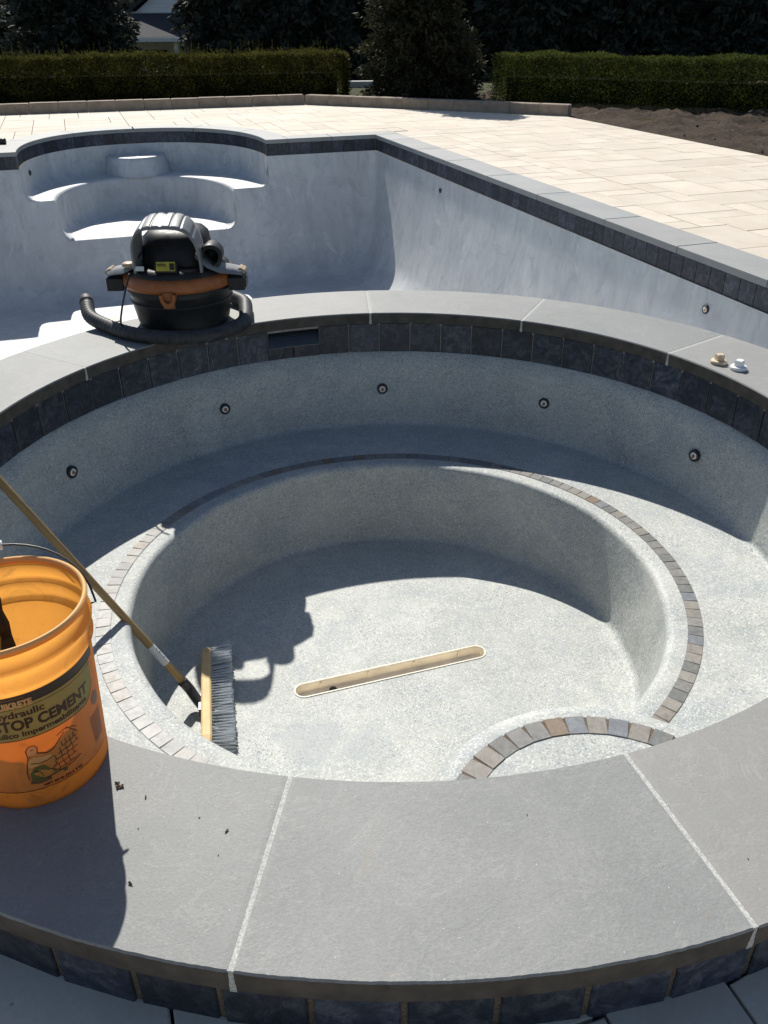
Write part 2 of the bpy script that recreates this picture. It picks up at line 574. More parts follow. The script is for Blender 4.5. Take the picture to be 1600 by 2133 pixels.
def cbox(sx, sy, sz, c=0.0):
    """box centred in xy and z, top edges chamfered by c"""
    hx, hy, hz = sx / 2, sy / 2, sz / 2
    if c <= 0:
        v = [(x, y, z) for z in (-hz, hz) for x, y in ((-hx, -hy), (hx, -hy), (hx, hy), (-hx, hy))]
        f = [(3, 2, 1, 0), (4, 5, 6, 7)] + [(i, (i + 1) % 4, 4 + (i + 1) % 4, 4 + i) for i in range(4)]
        return v, f
    v = []
    for z, i in ((-hz, 0), (hz - c, 0), (hz, c)):
        v += [(x, y, z) for x, y in ((-hx + i, -hy + i), (hx - i, -hy + i), (hx - i, hy - i), (-hx + i, hy - i))]
    f = [(3, 2, 1, 0), (8, 9, 10, 11)]
    for l in (0, 4):
        f += [(l + i, l + (i + 1) % 4, l + 4 + (i + 1) % 4, l + 4 + i) for i in range(4)]
    return v, f


def lathe(prof, n=48, closed=False):
    v, f = [], []
    for r, z in prof:
        for i in range(n):
            a = 2 * PI * i / n
            v.append((r * math.cos(a), r * math.sin(a), z))
    m = len(prof)
    for j in range(m - 1 if not closed else m):
        j2 = (j + 1) % m
        for i in range(n):
            i2 = (i + 1) % n
            f.append((j * n + i, j * n + i2, j2 * n + i2, j2 * n + i))
    return v, f


def tube(pts, rad, n=10, cap=True):
    pts = [Vector(p) for p in pts]
    if not hasattr(rad, '__len__'):
        rad = [rad] * len(pts)
    v, f = [], []
    ref = Vector((0, 0, 1))
    prev = None
    for i, p in enumerate(pts):
        t = (pts[min(i + 1, len(pts) - 1)] - pts[max(i - 1, 0)]).normalized()
        if prev is None:
            if abs(t.z) > 0.9:
                ref = Vector((1, 0, 0))
            a = t.cross(ref).normalized()
        else:
            a = (prev - t * prev.dot(t)).normalized()
        prev = a
        b = t.cross(a)
        for k_ in range(n):
            q = 2 * PI * k_ / n
            v.append(p + (a * math.cos(q) + b * math.sin(q)) * rad[i])
    for i in range(len(pts) - 1):
        for k_ in range(n):
            k2 = (k_ + 1) % n
            f.append((i * n + k_, i * n + k2, (i + 1) * n + k2, (i + 1) * n + k_))
    if cap:
        f.append(tuple(range(n - 1, -1, -1)))
        f.append(tuple((len(pts) - 1) * n + i for i in range(n)))
    return v, f


def spline(pts, sub=8):
    P = [Vector(p) for p in pts]
    P = [P[0] * 2 - P[1]] + P + [P[-1] * 2 - P[-2]]
    out = []
    for i in range(1, len(P) - 2):
        for k_ in range(sub):
            t = k_ / sub
            a, b, c, d = P[i - 1], P[i], P[i + 1], P[i + 2]
            out.append(0.5 * ((2 * b) + (c - a) * t + (2 * a - 5 * b + 4 * c - d) * t * t + (3 * b - a - 3 * c + d) * t ** 3))
    out.append(P[-2])
    return out


# ------------------------------------------------------------------ frame of the pool
TH = math.radians(18.3)
E1 = Vector((math.cos(TH), math.sin(TH)))
E2 = Vector((-E1.y, E1.x))
KX = Vector((-0.108, 10.088))


def pf(u, v):
    return KX + E1 * u + E2 * v


def to_pf(x, y):
    d = Vector((x, y)) - KX
    return d.dot(E1), d.dot(E2)


SPU, SPV = to_pf(0, 0)
Z_POOL = -0.152     # top of the pool coping
Z_DECK = -0.157
Z_GND = -0.20
RI, RO = 1.5122, 1.9172
POOL_W, POOL_L = 2 * -SPU, 10.06
BC, BA, BB = -3.085, 1.555, 2.0       # bay centre u, half width, depth


def bay(t, off=0.0, a=None, b=None, c=None, n_=2.25):
    """t from 0 (right) to pi (left)"""
    a = (BA if a is None else a) + off
    b = (BB if b is None else b) + off
    c = BC if c is None else c
    cs, sn = math.cos(t), math.sin(t)
    return c + a * math.copysign(abs(cs) ** (2 / n_), cs), b * abs(sn) ** (2 / n_)


# ------------------------------------------------------------------ ground (one sheet with the pool let into it)
def build_ground():
    bm = bmesh.new()
    hole = [(0.2, -POOL_L - 0.2), (0.2, 0.2)]
    for i in range(33):
        u, v = bay(PI * i / 32, 0.2)
        if v > 0.2:
            hole.append((u, v))
    hole += [(-POOL_W - 0.2, 0.2), (-POOL_W - 0.2, -POOL_L - 0.2)]
    a0 = math.atan2(-0.65, -1.678)
    a1 = math.atan2(-0.65, 1.678)
    for i in range(17):
        a = a0 + (a1 - a0) * i / 16
        hole.append((SPU + 1.8 * math.cos(a), SPV + 1.8 * math.sin(a)))
    hv = [bm.verts.new((*pf(u, v), Z_GND)) for u, v in hole]
    he = [bm.edges.new((hv[i], hv[(i + 1) % len(hv)])) for i in range(len(hv))]
    n = 72
    ring = [bm.verts.new((17 * math.cos(2 * PI * i / n), 4 + 17 * math.sin(2 * PI * i / n), Z_GND)) for i in range(n)]
    re = [bm.edges.new((ring[i], ring[(i + 1) % n])) for i in range(n)]
    bmesh.ops.triangle_fill(bm, use_beauty=True, use_dissolve=False, edges=he + re, normal=(0, 0, 1))
    for r, z in ((20, -0.45), (25, -1.3), (31, -2.1), (40, -2.4), (70, -2.6), (160, -3), (500, -4), (1500, -6)):
        nr = [bm.verts.new((r * math.cos(2 * PI * i / n), 4 + r * math.sin(2 * PI * i / n), z)) for i in range(n)]
        for i in range(n):
            bm.faces.new((ring[i], ring[(i + 1) % n], nr[(i + 1) % n], nr[i]))
        ring = nr
    bmesh.ops.recalc_face_normals(bm, faces=bm.faces)
    me = bpy.data.meshes.new('ground')
    bm.to_mesh(me)
    bm.free()
    o = bpy.data.objects.new('ground', me)
    me.materials.append(MAT['ground'])
    COL.objects.link(o)
    tag(o, 'dark garden ground beyond the pool deck', 'ground', kind='structure')


build_ground()

# ------------------------------------------------------------------ swimming pool
pool = thing('swimming_pool', 'large empty plastered swimming pool with dark tile band and stepped rounded bay', 'swimming pool', (*KX, 0), TH)
ZF = -1.93
L1Z, L2Z = -0.735, -1.23
I_C, I_A, I_B = -3.155, 1.135, 1.50


def wall_off(z):
    """inward offset of the pool wall at height z (batter, then cove)"""
    R, al = 0.5, math.atan(0.239)
    zc = ZF + R * (1 - math.sin(al))
    if z > zc:
        return 0.19 * (max(0.0, -0.3525 - z) / (-0.3525 - zc)) ** 1.5
    sn = min(1.0, math.sin(al) + (zc - z) / R)
    return 0.19 + R * (math.cos(al) - math.sqrt(max(0.0, 1 - sn * sn)))


def build_pool_shell():
    zs = [-0.3525, -0.45, -0.6, L1Z, -0.85, -0.98, -1.1, L2Z, -1.34]
    al = math.atan(0.239)
    for i in range(0, 13):
        zs.append(ZF + 0.5 * (1 - math.sin(al + (PI / 2 - al) * i / 12)))
    back = [-1.38, BC + BA, BC + BA, I_C + I_A, I_C + I_A, -2.6, -3.155, -3.7, I_C - I_A, I_C - I_A, BC - BA, BC - BA, -4.78]
    tops = [0, 0, 1, 1, 2, 2, 2, 2, 2, 1, 1, 0, 0]
    vs_, fs = [], []
    cols = []           # list of (function z->(u,v), top level, skip)
    for u, t in zip(back, tops):
        cols.append((('b', u), t))
    for i in range(9):
        cols.append((('c', 2, i / 8), 0))
    for v in (-1.4, -3, -5, -7, -8.6):
        cols.append((('l', v), 0))
    for i in range(9):
        cols.append((('c', 3, i / 8), 0))
    near = [SPU - 1.80, SPU + 1.80]
    for u in near:
        cols.append((('n', u), 3 if abs(u - SPU) < 1.81 else 0))
    for i in range(9):
        cols.append((('c', 0, i / 8), 0))
    for v in (-8.6, -7, -5, -3, -1.4):
        cols.append((('r', v), 0))
    for i in range(9):
        cols.append((('c', 1, i / 8), 0))
    W, L = POOL_W, POOL_L

    def pt(c, z):
        d = wall_off(z)
        if c[0] == 'b':
            return (c[1], -d)
        if c[0] == 'n':
            return (c[1], -L + d)
        if c[0] == 'l':
            return (-W + d, c[1])
        if c[0] == 'r':
            return (-d, c[1])
        rc = min(0.5, 0.10 + 0.5 * max(d, 0) + 0.05 * max(0, -0.36 - z))
        cx, cy = {0: (-d - rc, -L + d + rc), 1: (-d - rc, -d - rc), 2: (-W + d + rc, -d - rc), 3: (-W + d + rc, -L + d + rc)}[c[1]]
        a0 = {0: -PI / 2, 1: 0, 2: PI / 2, 3: PI}[c[1]]
        a = a0 + PI / 2 * c[2]
        return (cx + rc * math.cos(a), cy + rc * math.sin(a))
    nz, nc = len(zs), len(cols)
    for z in zs:
        for c, t in cols:
            vs_.append((*pt(c, z), z))
    topz = {0: 0.0, 1: L1Z, 2: L2Z, 3: 0.0}
    for j in range(nz - 1):
        for i in range(nc):
            i2 = (i + 1) % nc
            t = max(cols[i][1], cols[i2][1]) if (cols[i][0][0] == 'b' and cols[i2][0][0] == 'b') else 0
            if cols[i][0][0] == 'b' and cols[i2][0][0] == 'b':
                if abs(cols[i][0][1] - cols[i2][0][1]) < 1e-6:
                    continue
                t = min(cols[i][1], cols[i2][1]) if cols[i][1] == cols[i2][1] else 0
            if cols[i][1] == 3 and cols[i2][1] == 3:
                continue
            if zs[j] > topz[t] + 1e-6:
                continue
            fs.append((j * nc + i, j * nc + i2, (j + 1) * nc + i2, (j + 1) * nc + i))
    b = len(vs_)
    for q in (0.97, 0.85):
        for i in range(nc):
            x, y, z = vs_[(nz - 1) * nc + i]
            vs_.append((-W / 2 + (x + W / 2) * q, -L / 2 + (y + L / 2) * q, ZF - 0.001))
    for j in range(2):
        for i in range(nc):
            i2 = (i + 1) % nc
            fs.append(((nz - 1 + j) * nc + i, (nz - 1 + j) * nc + i2, (nz + j) * nc + i2, (nz + j) * nc + i))
    fs.append(tuple(b + nc + i for i in range(nc)))
    o = mk('shell', vs_, fs, 'pool_plaster', pool, True)
    me = o.data
    bm = bmesh.new()
    bm.from_mesh(me)
    bmesh.ops.remove_doubles(bm, verts=bm.verts, dist=1e-5)
    bmesh.ops.recalc_face_normals(bm, faces=bm.faces)
    bm.to_mesh(me)
    bm.free()
    return o


build_pool_shell()


def build_bay():
    n = 48
    rows = []

    def O(t, off=0.0):
        return bay(t, off)

    def I(t, off=0.0):
        return bay(t, off, I_A, I_B, I_C, 2.1)
    spec = [('o', 0.0, -0.3525), ('o', 0.0, -0.45), ('o', 0.0, -0.55), ('o', -0.01, -0.62)]
    for q in (0.25, 0.5, 0.75, 1.0):
        a = q * PI / 2
        spec.append(('o', -0.01 - 0.11 * (1 - math.cos(a)), -0.62 - 0.112 * math.sin(a)))
    spec.append(('m', 0.75, -0.735))
    spec.append(('i', 0.06, -0.736))
    for q in (0.25, 0.5, 0.75, 1.0):
        a = q * PI / 2
        spec.append(('i', 0.045 * (1 - math.sin(a)), -0.737 - 0.045 * (1 - math.cos(a))))
    spec += [('i', -0.005, -0.95), ('i', -0.015, -1.08)]
    for q in (0.25, 0.5, 0.75, 1.0):
        a = q * PI / 2
        spec.append(('i', -0.015 - 0.13 * (1 - math.cos(a)), -1.08 - 0.148 * math.sin(a)))
    spec += [('s', 0.6, -1.229), ('s', 0.25, -1.229), ('s', 0.05, -1.23), ('s', -0.012, -1.245), ('s', -0.03, -1.29)]
    V, F = [], []
    for kind, p, z in spec:
        for i in range(n + 1):
            t = PI * i / n
            if kind == 'o':
                u, v = O(t, p)
                if i in (0, n):
                    v = -wall_off(z) - 0.001
            elif kind == 'i':
                u, v = I(t, p)
                if i in (0, n):
                    v = -wall_off(z) - 0.001
            elif kind == 'm':
                a, b = O(t, -0.12), I(t, 0.06)
                u, v = a[0] * (1 - p) + b[0] * p, a[1] * (1 - p) + b[1] * p
                if i in (0, n):
                    v = -wall_off(z) - 0.001
            else:
                a = I(t, -0.145)
                u, v = a[0], max(a[1], 0) * p if p > 0 else p - wall_off(z) * 0.5
                if p > 0 and i in (0, n):
                    v = -0.02
            V.append((u, v, z))
    for j in range(len(spec) - 1):
        for i in range(n):
            b = j * (n + 1) + i
            F.append((b, b + n + 1, b + n + 2, b + 1))
    w_ = n + 1
    r_i = [j for j, q in enumerate(spec) if q[0] == 'i']
    for e_, eo, ei in ((0, BC + BA, I_C + I_A), (n, BC - BA, I_C - I_A)):
        c0 = len(V)
        V.append((eo, -wall_off(L1Z) - 0.001, L1Z))
        V.append((ei, -wall_off(L2Z) - 0.001, L2Z))
        V.append((eo, -wall_off(-0.3525) - 0.001, -0.3525))
        F.append((c0, c0 + 2, 0 * w_ + e_))
        for j in range(0, 8):
            F.append((c0, j * w_ + e_, (j + 1) * w_ + e_))
        for j in r_i[4:-1]:
            F.append((c0 + 1, j * w_ + e_, (j + 1) * w_ + e_))
        F.append((c0 + 1, r_i[-1] * w_ + e_, (r_i[-1] + 1) * w_ + e_))
    mk('bay_bench', V, F, 'pool_plaster', pool, True)
    # round entry step in the middle of the bay
    pr = [(0.50, -0.75), (0.47, -0.70), (0.43, -0.54), (0.42, -0.502), (0.395, -0.491), (0.3, -0.49), (0.0, -0.49)]
    v, f = lathe(pr, 40)
    mk('entry_step', v, f, 'pool_plaster', pool, True, (-3.1, 1.95, 0))


build_bay()


def coping_stone(u0, v0, u1, v1, name='coping_stone', chip=0.0):
    """axis-aligned stone in pool frame"""
    sx, sy = abs(u1 - u0), abs(v1 - v0)
    v, f = cbox(sx, sy, 0.05, 0.004)
    return mk(name, v, f, 'bluestone_pool', pool, False, ((u0 + u1) / 2, (v0 + v1) / 2, Z_POOL - 0.025))


CW = 0.345
G = 0.004
jr = [-0.0, -0.62, -1.58, -2.59, -3.69, -4.78, -5.95, -6.93, -7.87, -8.9, -POOL_L]
for side in (0, 1):
    for a, b in zip(jr[:-1], jr[1:]):
        if side == 0:
            coping_stone(0, a - G, CW, b + G)
        else:
            coping_stone(-POOL_W - CW, a - G, -POOL_W, b + G)
# back coping, near coping
edgeR, edgeL = BC + BA, BC - BA
coping_stone(edgeR + 0.30, G, -0.62 - G, CW)
coping_stone(-0.62 + G, G, CW, CW)
coping_stone(-POOL_W - CW, G, -POOL_W + 0.6 - G, CW)
coping_stone(-POOL_W + 0.6 + G, G, edgeL - 0.30, CW)
hc = math.sqrt(1.90 ** 2 - 0.45 ** 2)
coping_stone(SPU + hc + 0.06, -POOL_L - CW, CW, -POOL_L - G)
coping_stone(-POOL_W - CW, -POOL_L - CW, SPU - hc - 0.06, -POOL_L - G)
# bay coping: curved stones
NB = 6
for s_ in range(NB):
    t0, t1 = PI * s_ / NB, PI * (s_ + 1) / NB
    m = 10
    vi = []
    for i in range(m + 1):
        t = t0 + (t1 - t0) * i / m
        if s_ > 0 and i == 0:
            t += 0.003
        if s_ < NB - 1 and i == m:
            t -= 0.003
        a, b = bay(t), bay(t, CW)
        if s_ == 0 and i == 0:
            a, b = (edgeR, 0.0), (edgeR + 0.30 - 0.004, 0.0)
        if s_ == NB - 1 and i == m:
            a, b = (edgeL, 0.0), (edgeL - 0.30 + 0.004, 0.0)
        if b[1] < CW and (b[0] > edgeR + 0.295 or b[0] < edgeL - 0.295):
            b = (max(min(b[0], edgeR + 0.296), edgeL - 0.296), b[1])
        vi.append((a, b))
    V = []
    for z, c in ((-0.05, 0), (-0.004, 0), (0, 0.004)):
        for a, b in vi:
            d = Vector((b[0] - a[0], b[1] - a[1])).normalized()
            V.append((a[0] + d.x * c, a[1] + d.y * c, Z_POOL + z))
            V.append((b[0] - d.x * c, b[1] - d.y * c, Z_POOL + z))
    F = []
    w = 2 * (m + 1)
    for i in range(m):
        q = 2 * i
        F.append((2 * w + q, 2 * w + q + 1, 2 * w + q + 3, 2 * w + q + 2))
        F.append((q, q + 2, q + 3, q + 1))
        for l in (0, w):
            F.append((l + q, l + w + q, l + w + q + 2, l + q + 2))
            F.append((l + q + 1, l + q + 3, l + w + q + 3, l + w + q + 1))
    for l in (0, w):
        F.append((l, l + 1, l + w + 1, l + w))
        e = 2 * m
        F.append((l + e, l + w + e, l + w + e + 1, l + e + 1))
    mk('coping_stone', V, F, 'bluestone_pool', pool)

# waterline tiles of the pool: one shared mesh, set on the walls
TW, TZ = 0.152, 0.148
tv, tf = cbox(TW - 0.004, TZ - 0.002, 0.012, 0.0025)
tile_me = bpy.data.meshes.new('waterline_tile')
tile_me.from_pydata([(x, -z, y) for x, y, z in tv], [], [tuple(q) for q in tf])
tile_me.materials.append(MAT['slate'])
tile_me.flip_normals() if False else None
TC = (-0.202 - 0.354) / 2


def wall_tiles(p0, p1, face):
    """tiles from p0 to p1 in pool frame; local -y of the tile looks along face angle"""
    d = Vector((p1[0] - p0[0], p1[1] - p0[1]))
    n_ = max(1, round(d.length / TW))
    for i in range(n_):
        q = Vector(p0) + d * ((i + 0.5) / n_)
        o = inst('waterline_tile', tile_me, pool, (q.x, q.y, TC), face)
        o.scale.x = d.length / n_ / TW


wall_tiles((0.014, -0.0), (0.014, -POOL_L), -PI / 2)
wall_tiles((-POOL_W - 0.014, 0.0), (-POOL_W - 0.014, -POOL_L), PI / 2)
wall_tiles((edgeR + 0.01, 0.014), (0, 0.014), 0)
wall_tiles((-POOL_W, 0.014), (edgeL - 0.01, 0.014), 0)
wall_tiles((SPU + hc, -POOL_L - 0.014), (0, -POOL_L - 0.014), PI)
wall_tiles((-POOL_W, -POOL_L - 0.014), (SPU - hc, -POOL_L - 0.014), PI)
pts = [Vector(bay(PI * i / 400, 0.014)) for i in range(401)]
acc = [0.0]
for a, b in zip(pts[:-1], pts[1:]):
    acc.append(acc[-1] + (b - a).length)
nbt = round(acc[-1] / TW)
for i in range(nbt):
    s0 = acc[-1] * (i + 0.5) / nbt
    j = next(k_ for k_ in range(400) if acc[k_ + 1] >= s0)
    p = pts[j]
    d = pts[j + 1] - pts[j]
    ang = math.atan2(d.y, d.x)
    o = inst('waterline_tile', tile_me, pool, (p.x, p.y, TC), ang + PI)
# grout backing of the tile band
mb = MB()
loop = [(0.017, -POOL_L), (0.017, 0.017), (edgeR, 0.017)] + [bay(PI * i / 60, 0.017) for i in range(1, 60)] + [(edgeL, 0.017), (-POOL_W - 0.017, 0.017), (-POOL_W - 0.017, -POOL_L)]
V = [(u, v, z) for z in (-0.195, -0.356) for u, v in loop]
nl = len(loop)
mk('tile_grout', V, [(i, i + 1, nl + i + 1, nl + i) for i in range(nl - 1)], 'grout_dark', pool)


def jet(parent, loc, rotz, r=0.022, glow='brass', name='return_jet', facing=0):
    """fitting whose axis looks along local -y"""
    R = Matrix.Rotation(rotz, 4, 'Z') @ Matrix.Rotation(PI / 2, 4, 'X')

    def part(nm, prof, mat, par):
        v, f = lathe(prof, 20)
        v = [R @ Vector(p) for p in v]
        return mk(nm, v, f, mat, par, True)
    o = part(name, [(r * 1.02, -0.02), (r * 1.05, 0.004), (r * 0.98, 0.008), (r * 0.68, 0.007), (r * 0.62, 0.0), (r * 0.6, -0.02), (0.0, -0.02)], 'black_plastic', parent)
    o.location = loc
    part('eyelet', [(r * 0.64, -0.004), (r * 0.60, 0.0085), (r * 0.38, 0.009), (r * 0.34, 0.002), (0.0, 0.002)], 'white_plastic' if glow != 'dark' else 'black_plastic', o)
    if glow != 'dark':
        v, f = tube([R @ Vector((0, 0, -0.004)), R @ Vector((0.002, -0.004, 0.016))], [r * 0.30, r * 0.2], 8)
        mk('nozzle', v, f, 'brass', o, True)
    return o


jet(pool, (-wall_off(-0.49) - 0.004, -2.45, -0.49), -PI / 2, 0.028, 'dark')
jet(pool, (-wall_off(-0.48) - 0.004, -7.36, -0.484), -PI / 2, 0.030)
ju, jv = bay(PI * 0.895, -0.004)
jet(pool, (ju, jv, -0.50), math.atan2(0.3, 1.0) + 0.9, 0.034, 'dark')
v, f = lathe([(0.0, 0.012), (0.07, 0.011), (0.085, 0.008), (0.09, 0.0)], 28)
fd = mk('floor_drain', v, f, 'cream_plastic', pool, True, (-3.835, -1.41, ZF + 0.004))

# ------------------------------------------------------------------ spa
spa = thing('hot_tub', 'raised round plastered spa with bluestone coping and curved bench in foreground', 'hot tub', (0, 0, 0))


def cyo(z):
    if z > -0.21:
        return 0.0
    return -0.012 if z < -0.58 else -0.012 * (-0.21 - z) / 0.37


def cxo(z):
    if z > -0.21:
        return 0.0
    if z > -0.58:
        return 0.018 * (-0.21 - z) / 0.37
    return 0.018 - 0.012 * (-0.58 - z) / 0.39


BZ, FZ = -0.58, -0.97


def build_spa_shell():
    pr = [(1.545, -0.2065), (1.528, -0.208), (1.515, -0.30), (1.50, -0.40), (1.482, -0.49), (1.465, -0.552)]
    for q in (0.2, 0.4, 0.6, 0.8, 1.0):
        a = q * PI / 2
        pr.append((1.465 - 0.03 * (1 - math.cos(a)), -0.552 - 0.0275 * math.sin(a)))
    pr += [(1.25, BZ), (1.10, BZ), (1.04, BZ), (1.012, BZ)]
    for q in (0.2, 0.4, 0.6, 0.8, 1.0):
        a = q * PI / 2
        pr.append((1.010 - 0.026 * math.sin(a), BZ - 0.0005 - 0.026 * (1 - math.cos(a))))
    pr += [(0.978, -0.70), (0.962, -0.85), (0.952, -0.935)]
    for q in (0.25, 0.5, 0.75, 1.0):
        a = q * PI / 2
        pr.append((0.952 - 0.034 * (1 - math.cos(a)), -0.935 - 0.035 * math.sin(a)))
    pr.append((0.82, FZ))
    n = 160
    V, F = [], []
    for r, z in pr:
        for i in range(n):
            a = 2 * PI * i / n
            jx = 0.003 * math.sin(5 * a + 3 * z) + 0.002 * math.sin(13 * a + 9 * z)
            V.append(((r + jx * (r < 1.53)) * math.cos(a) + cxo(z), (r + jx * (r < 1.53)) * math.sin(a) + cyo(z), z))
    for j in range(len(pr) - 1):
        for i in range(n):
            i2 = (i + 1) % n
            F.append((j * n + i, j * n + i2, (j + 1) * n + i2, (j + 1) * n + i))
    mk('shell', V, F, 'spa_plaster', spa, True)
    # floor with the slot for the drain
    bm = bmesh.new()
    outer = []
    for i in range(n):
        a = 2 * PI * i / n
        jx = 0.003 * math.sin(5 * a + 3 * FZ) + 0.002 * math.sin(13 * a + 9 * FZ)
        outer.append(bm.verts.new(((0.82 + jx) * math.cos(a) + cxo(FZ), (0.82 + jx) * math.sin(a) + cyo(FZ), FZ)))
    slot = [bm.verts.new((*p, FZ)) for p in stadium(0.041)]
    e = [bm.edges.new((outer[i], outer[(i + 1) % n])) for i in range(n)]
    e += [bm.edges.new((slot[i], slot[(i + 1) % len(slot)])) for i in range(len(slot))]
    bmesh.ops.triangle_fill(bm, use_beauty=True, edges=e, normal=(0, 0, 1))
    me = bpy.data.meshes.new('floor')
    bm.to_mesh(me)
    bm.free()
    me.materials.append(MAT['spa_plaster'])
    o = bpy.data.objects.new('floor', me)
    COL.objects.link(o)
    o.parent = spa


DA, DB = Vector((-0.345, -0.172)), Vector((0.340, 0.050))


def stadium(r, n=12):
    d = (DB - DA).normalized()
    nn = Vector((-d.y, d.x))
    out = []
    for i in range(n + 1):
        a = -PI / 2 + PI * i / n
        out.append(DB + d * (r * math.cos(a)) + nn * (r * math.sin(a)))
    for i in range(n + 1):
        a = PI / 2 + PI * i / n
        out.append(DA + d * (r * math.cos(a)) + nn * (r * math.sin(a)))
    return [(p.x, p.y) for p in out]


build_spa_shell()
# channel drain
rows = [(0.042, 0.001), (0.041, 0.003), (0.036, 0.003), (0.035, -0.002), (0.034, -0.003), (0.033, -0.030), (0.030, -0.033)]
V, F = [], []
for r, z in rows:
    V += [(x, y, FZ + z) for x, y in stadium(r)]
ns = len(stadium(0.03))
for j in range(len(rows) - 1):
    for i in range(ns):
        i2 = (i + 1) % ns
        F.append((j * ns + i, j * ns + i2, (j + 1) * ns + i2, (j + 1) * ns + i))
F.append(tuple((len(rows) - 1) * ns + i for i in range(ns)))
dr = mk('channel_drain', V, F, 'drain_cream', spa)
d_ = (DB - DA).normalized()
ang_d = math.atan2(d_.y, d_.x)
for q in (0.10, 0.37, 0.64, 0.91):
    p = DA + (DB - DA) * q
    p = p + Vector((-d_.y, d_.x)) * 0.031
    MB().box((p.x, p.y, FZ - 0.018), (0.006, 0.005, 0.026), 0.0, Matrix.Rotation(ang_d, 3, 'Z')).build('rib', 'drain_cream', dr)
for q in (0.16,):
    p = DA + (DB - DA) * q + Vector((-d_.y, d_.x)) * 0.008
    v, f = lathe([(0.015, 0.0), (0.014, 0.002), (0.0, 0.001)], 16)
    mk('outlet', v, f, 'black_plastic', dr, True, (p.x, p.y, FZ - 0.0325))

# spa outer wall
v, f = lathe([(1.895, -0.05), (1.895, -0.36), (1.88, -0.361), (1.86, -1.3), (1.86, -1.99)], 128)
mk('outer_wall', v, f, 'pool_plaster', spa, True)
# masonry top under coping, joined to both faces
v, f = lathe([(1.53, -0.056), (1.90, -0.056), (1.90, -0.07), (1.53, -0.07)], 96, True)
mk('bond_beam', v, f, 'grout', spa)

# coping stones
joints = [-98.4, -72.6, -45.4, -18.1, 9.1, 36.3, 64.8, 93.5, 121.2, 149.2, 177.3, 205.4, 233.5, 261.6]


def spa_stone(a0, a1):
    g = 0.0048
    n, m = 90, 8
    V, F = [], []
    rr = [0, 0.004] + [i / (m - 1) for i in range(1, m - 1)] + [None, 1]
    r_list = [RI, RI + 0.003] + [RI + (RO - RI) * i / (m - 1) for i in range(1, m - 1)] + [RO - 0.003, RO]
    ph = random.random() * 9

    def chipR(a, s):
        return 0.0003 * math.sin(a * 71 + ph) + random.uniform(-0.0006, 0.0006)
    for i in range(n + 1):
        t = i / n
        co = chipR(a0 + (a1 - a0) * t, 1)
        ci = 0.5 * chipR(a0 + (a1 - a0) * t, 2)
        row = []
        for j, r in enumerate(r_list):
            ga = g / r
            a = a0 + ga + (a1 - a0 - 2 * ga) * t
            if j == 0:
                r2, z = r + ci * 0.5, -0.005
            elif j == 1:
                r2, z = r + ci, 0.0
            elif j == len(r_list) - 2:
                r2, z = r + co, 0.0
            elif j == len(r_list) - 1:
                r2, z = r + co * 0.8, -0.004
            else:
                r2, z = r, 0.0
            if i in (0, n) and 0 < j < len(r_list) - 1:
                z -= 0.0008
            row.append((r2 * math.cos(a), r2 * math.sin(a), z))
        ai = a0 + g / RI + (a1 - a0 - 2 * g / RI) * t
        ao = a0 + g / RO + (a1 - a0 - 2 * g / RO) * t
        row = [((RI + 0.003) * math.cos(ai), (RI + 0.003) * math.sin(ai), -0.055)] + row
        row.append(((RO - 0.003) * math.cos(ao), (RO - 0.003) * math.sin(ao), -0.055))
        V += row
    w = len(r_list) + 2
    for i in range(n):
        for j in range(w - 1):
            F.append((i * w + j, i * w + j + 1, (i + 1) * w + j + 1, (i + 1) * w + j))
        F.append((i * w, (i + 1) * w, (i + 1) * w + w - 1, i * w + w - 1))
    F.append(tuple(range(w - 1, -1, -1)))
    F.append(tuple(n * w + j for j in range(w)))
    # own origin per stone, so that grain differs
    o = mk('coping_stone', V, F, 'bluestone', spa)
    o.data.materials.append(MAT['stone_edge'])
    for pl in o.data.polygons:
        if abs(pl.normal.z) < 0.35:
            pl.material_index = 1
    return o


for a, b in zip(joints[:-1], joints[1:]):
    spa_stone(math.radians(a), math.radians(b))
for a in joints[:-1]:
    MB().box(((RI + RO) / 2, 0, -0.0292), (RO - RI - 0.004, 0.0115, 0.056), 0.0).build('grout_joint', 'grout_white', spa).rotation_euler.z = math.radians(a)

# inner waterline tiles
tv, tf = cbox(0.149, 0.146, 0.014, 0.002)
itile = bpy.data.meshes.new('spa_tile')
itile.from_pydata([(x, -z, y) for x, y, z in tv], [], [tuple(q) for q in tf])
itile.materials.append(MAT['slate'])
st0 = 113.1
stp = (350.4) / 60
for i in range(60):
    a = math.radians(st0 + stp * (i + 0.5))
    r = 1.533 + random.uniform(-0.0015, 0.0015)
    inst('waterline_tile', itile, spa, (r * math.cos(a), r * math.sin(a), -0.1325), a - PI / 2)
v, f = lathe([(1.537, -0.056), (1.537, -0.207), (1.546, -0.207), (1.546, -0.056)], 360, True)
# leave the spillway open in the backing
keep = []
for q in f:
    aa = math.degrees(math.atan2(sum(v[i][1] for i in q), sum(v[i][0] for i in q)))
    if not (103.4 < aa < 113.2):
        keep.append(q)
mk('tile_grout', v, keep, 'grout', spa)
# spillway: glossy black pane tilted to catch reflections, cheeks and two cut tiles below it
a_s0, a_s1 = math.radians(103.3), math.radians(113.3)
V = []
for r, z in ((1.520, -0.150), (1.520, -0.146), (1.523, -0.143), (1.545, -0.058), (1.56, -0.058)):
    for i in range(7):
        a = a_s0 + (a_s1 - a_s0) * i / 6
        V.append((r * math.cos(a), r * math.sin(a), z))
F = [(j * 7 + i, j * 7 + i + 1, (j + 1) * 7 + i + 1, (j + 1) * 7 + i) for j in range(4) for i in range(6)]

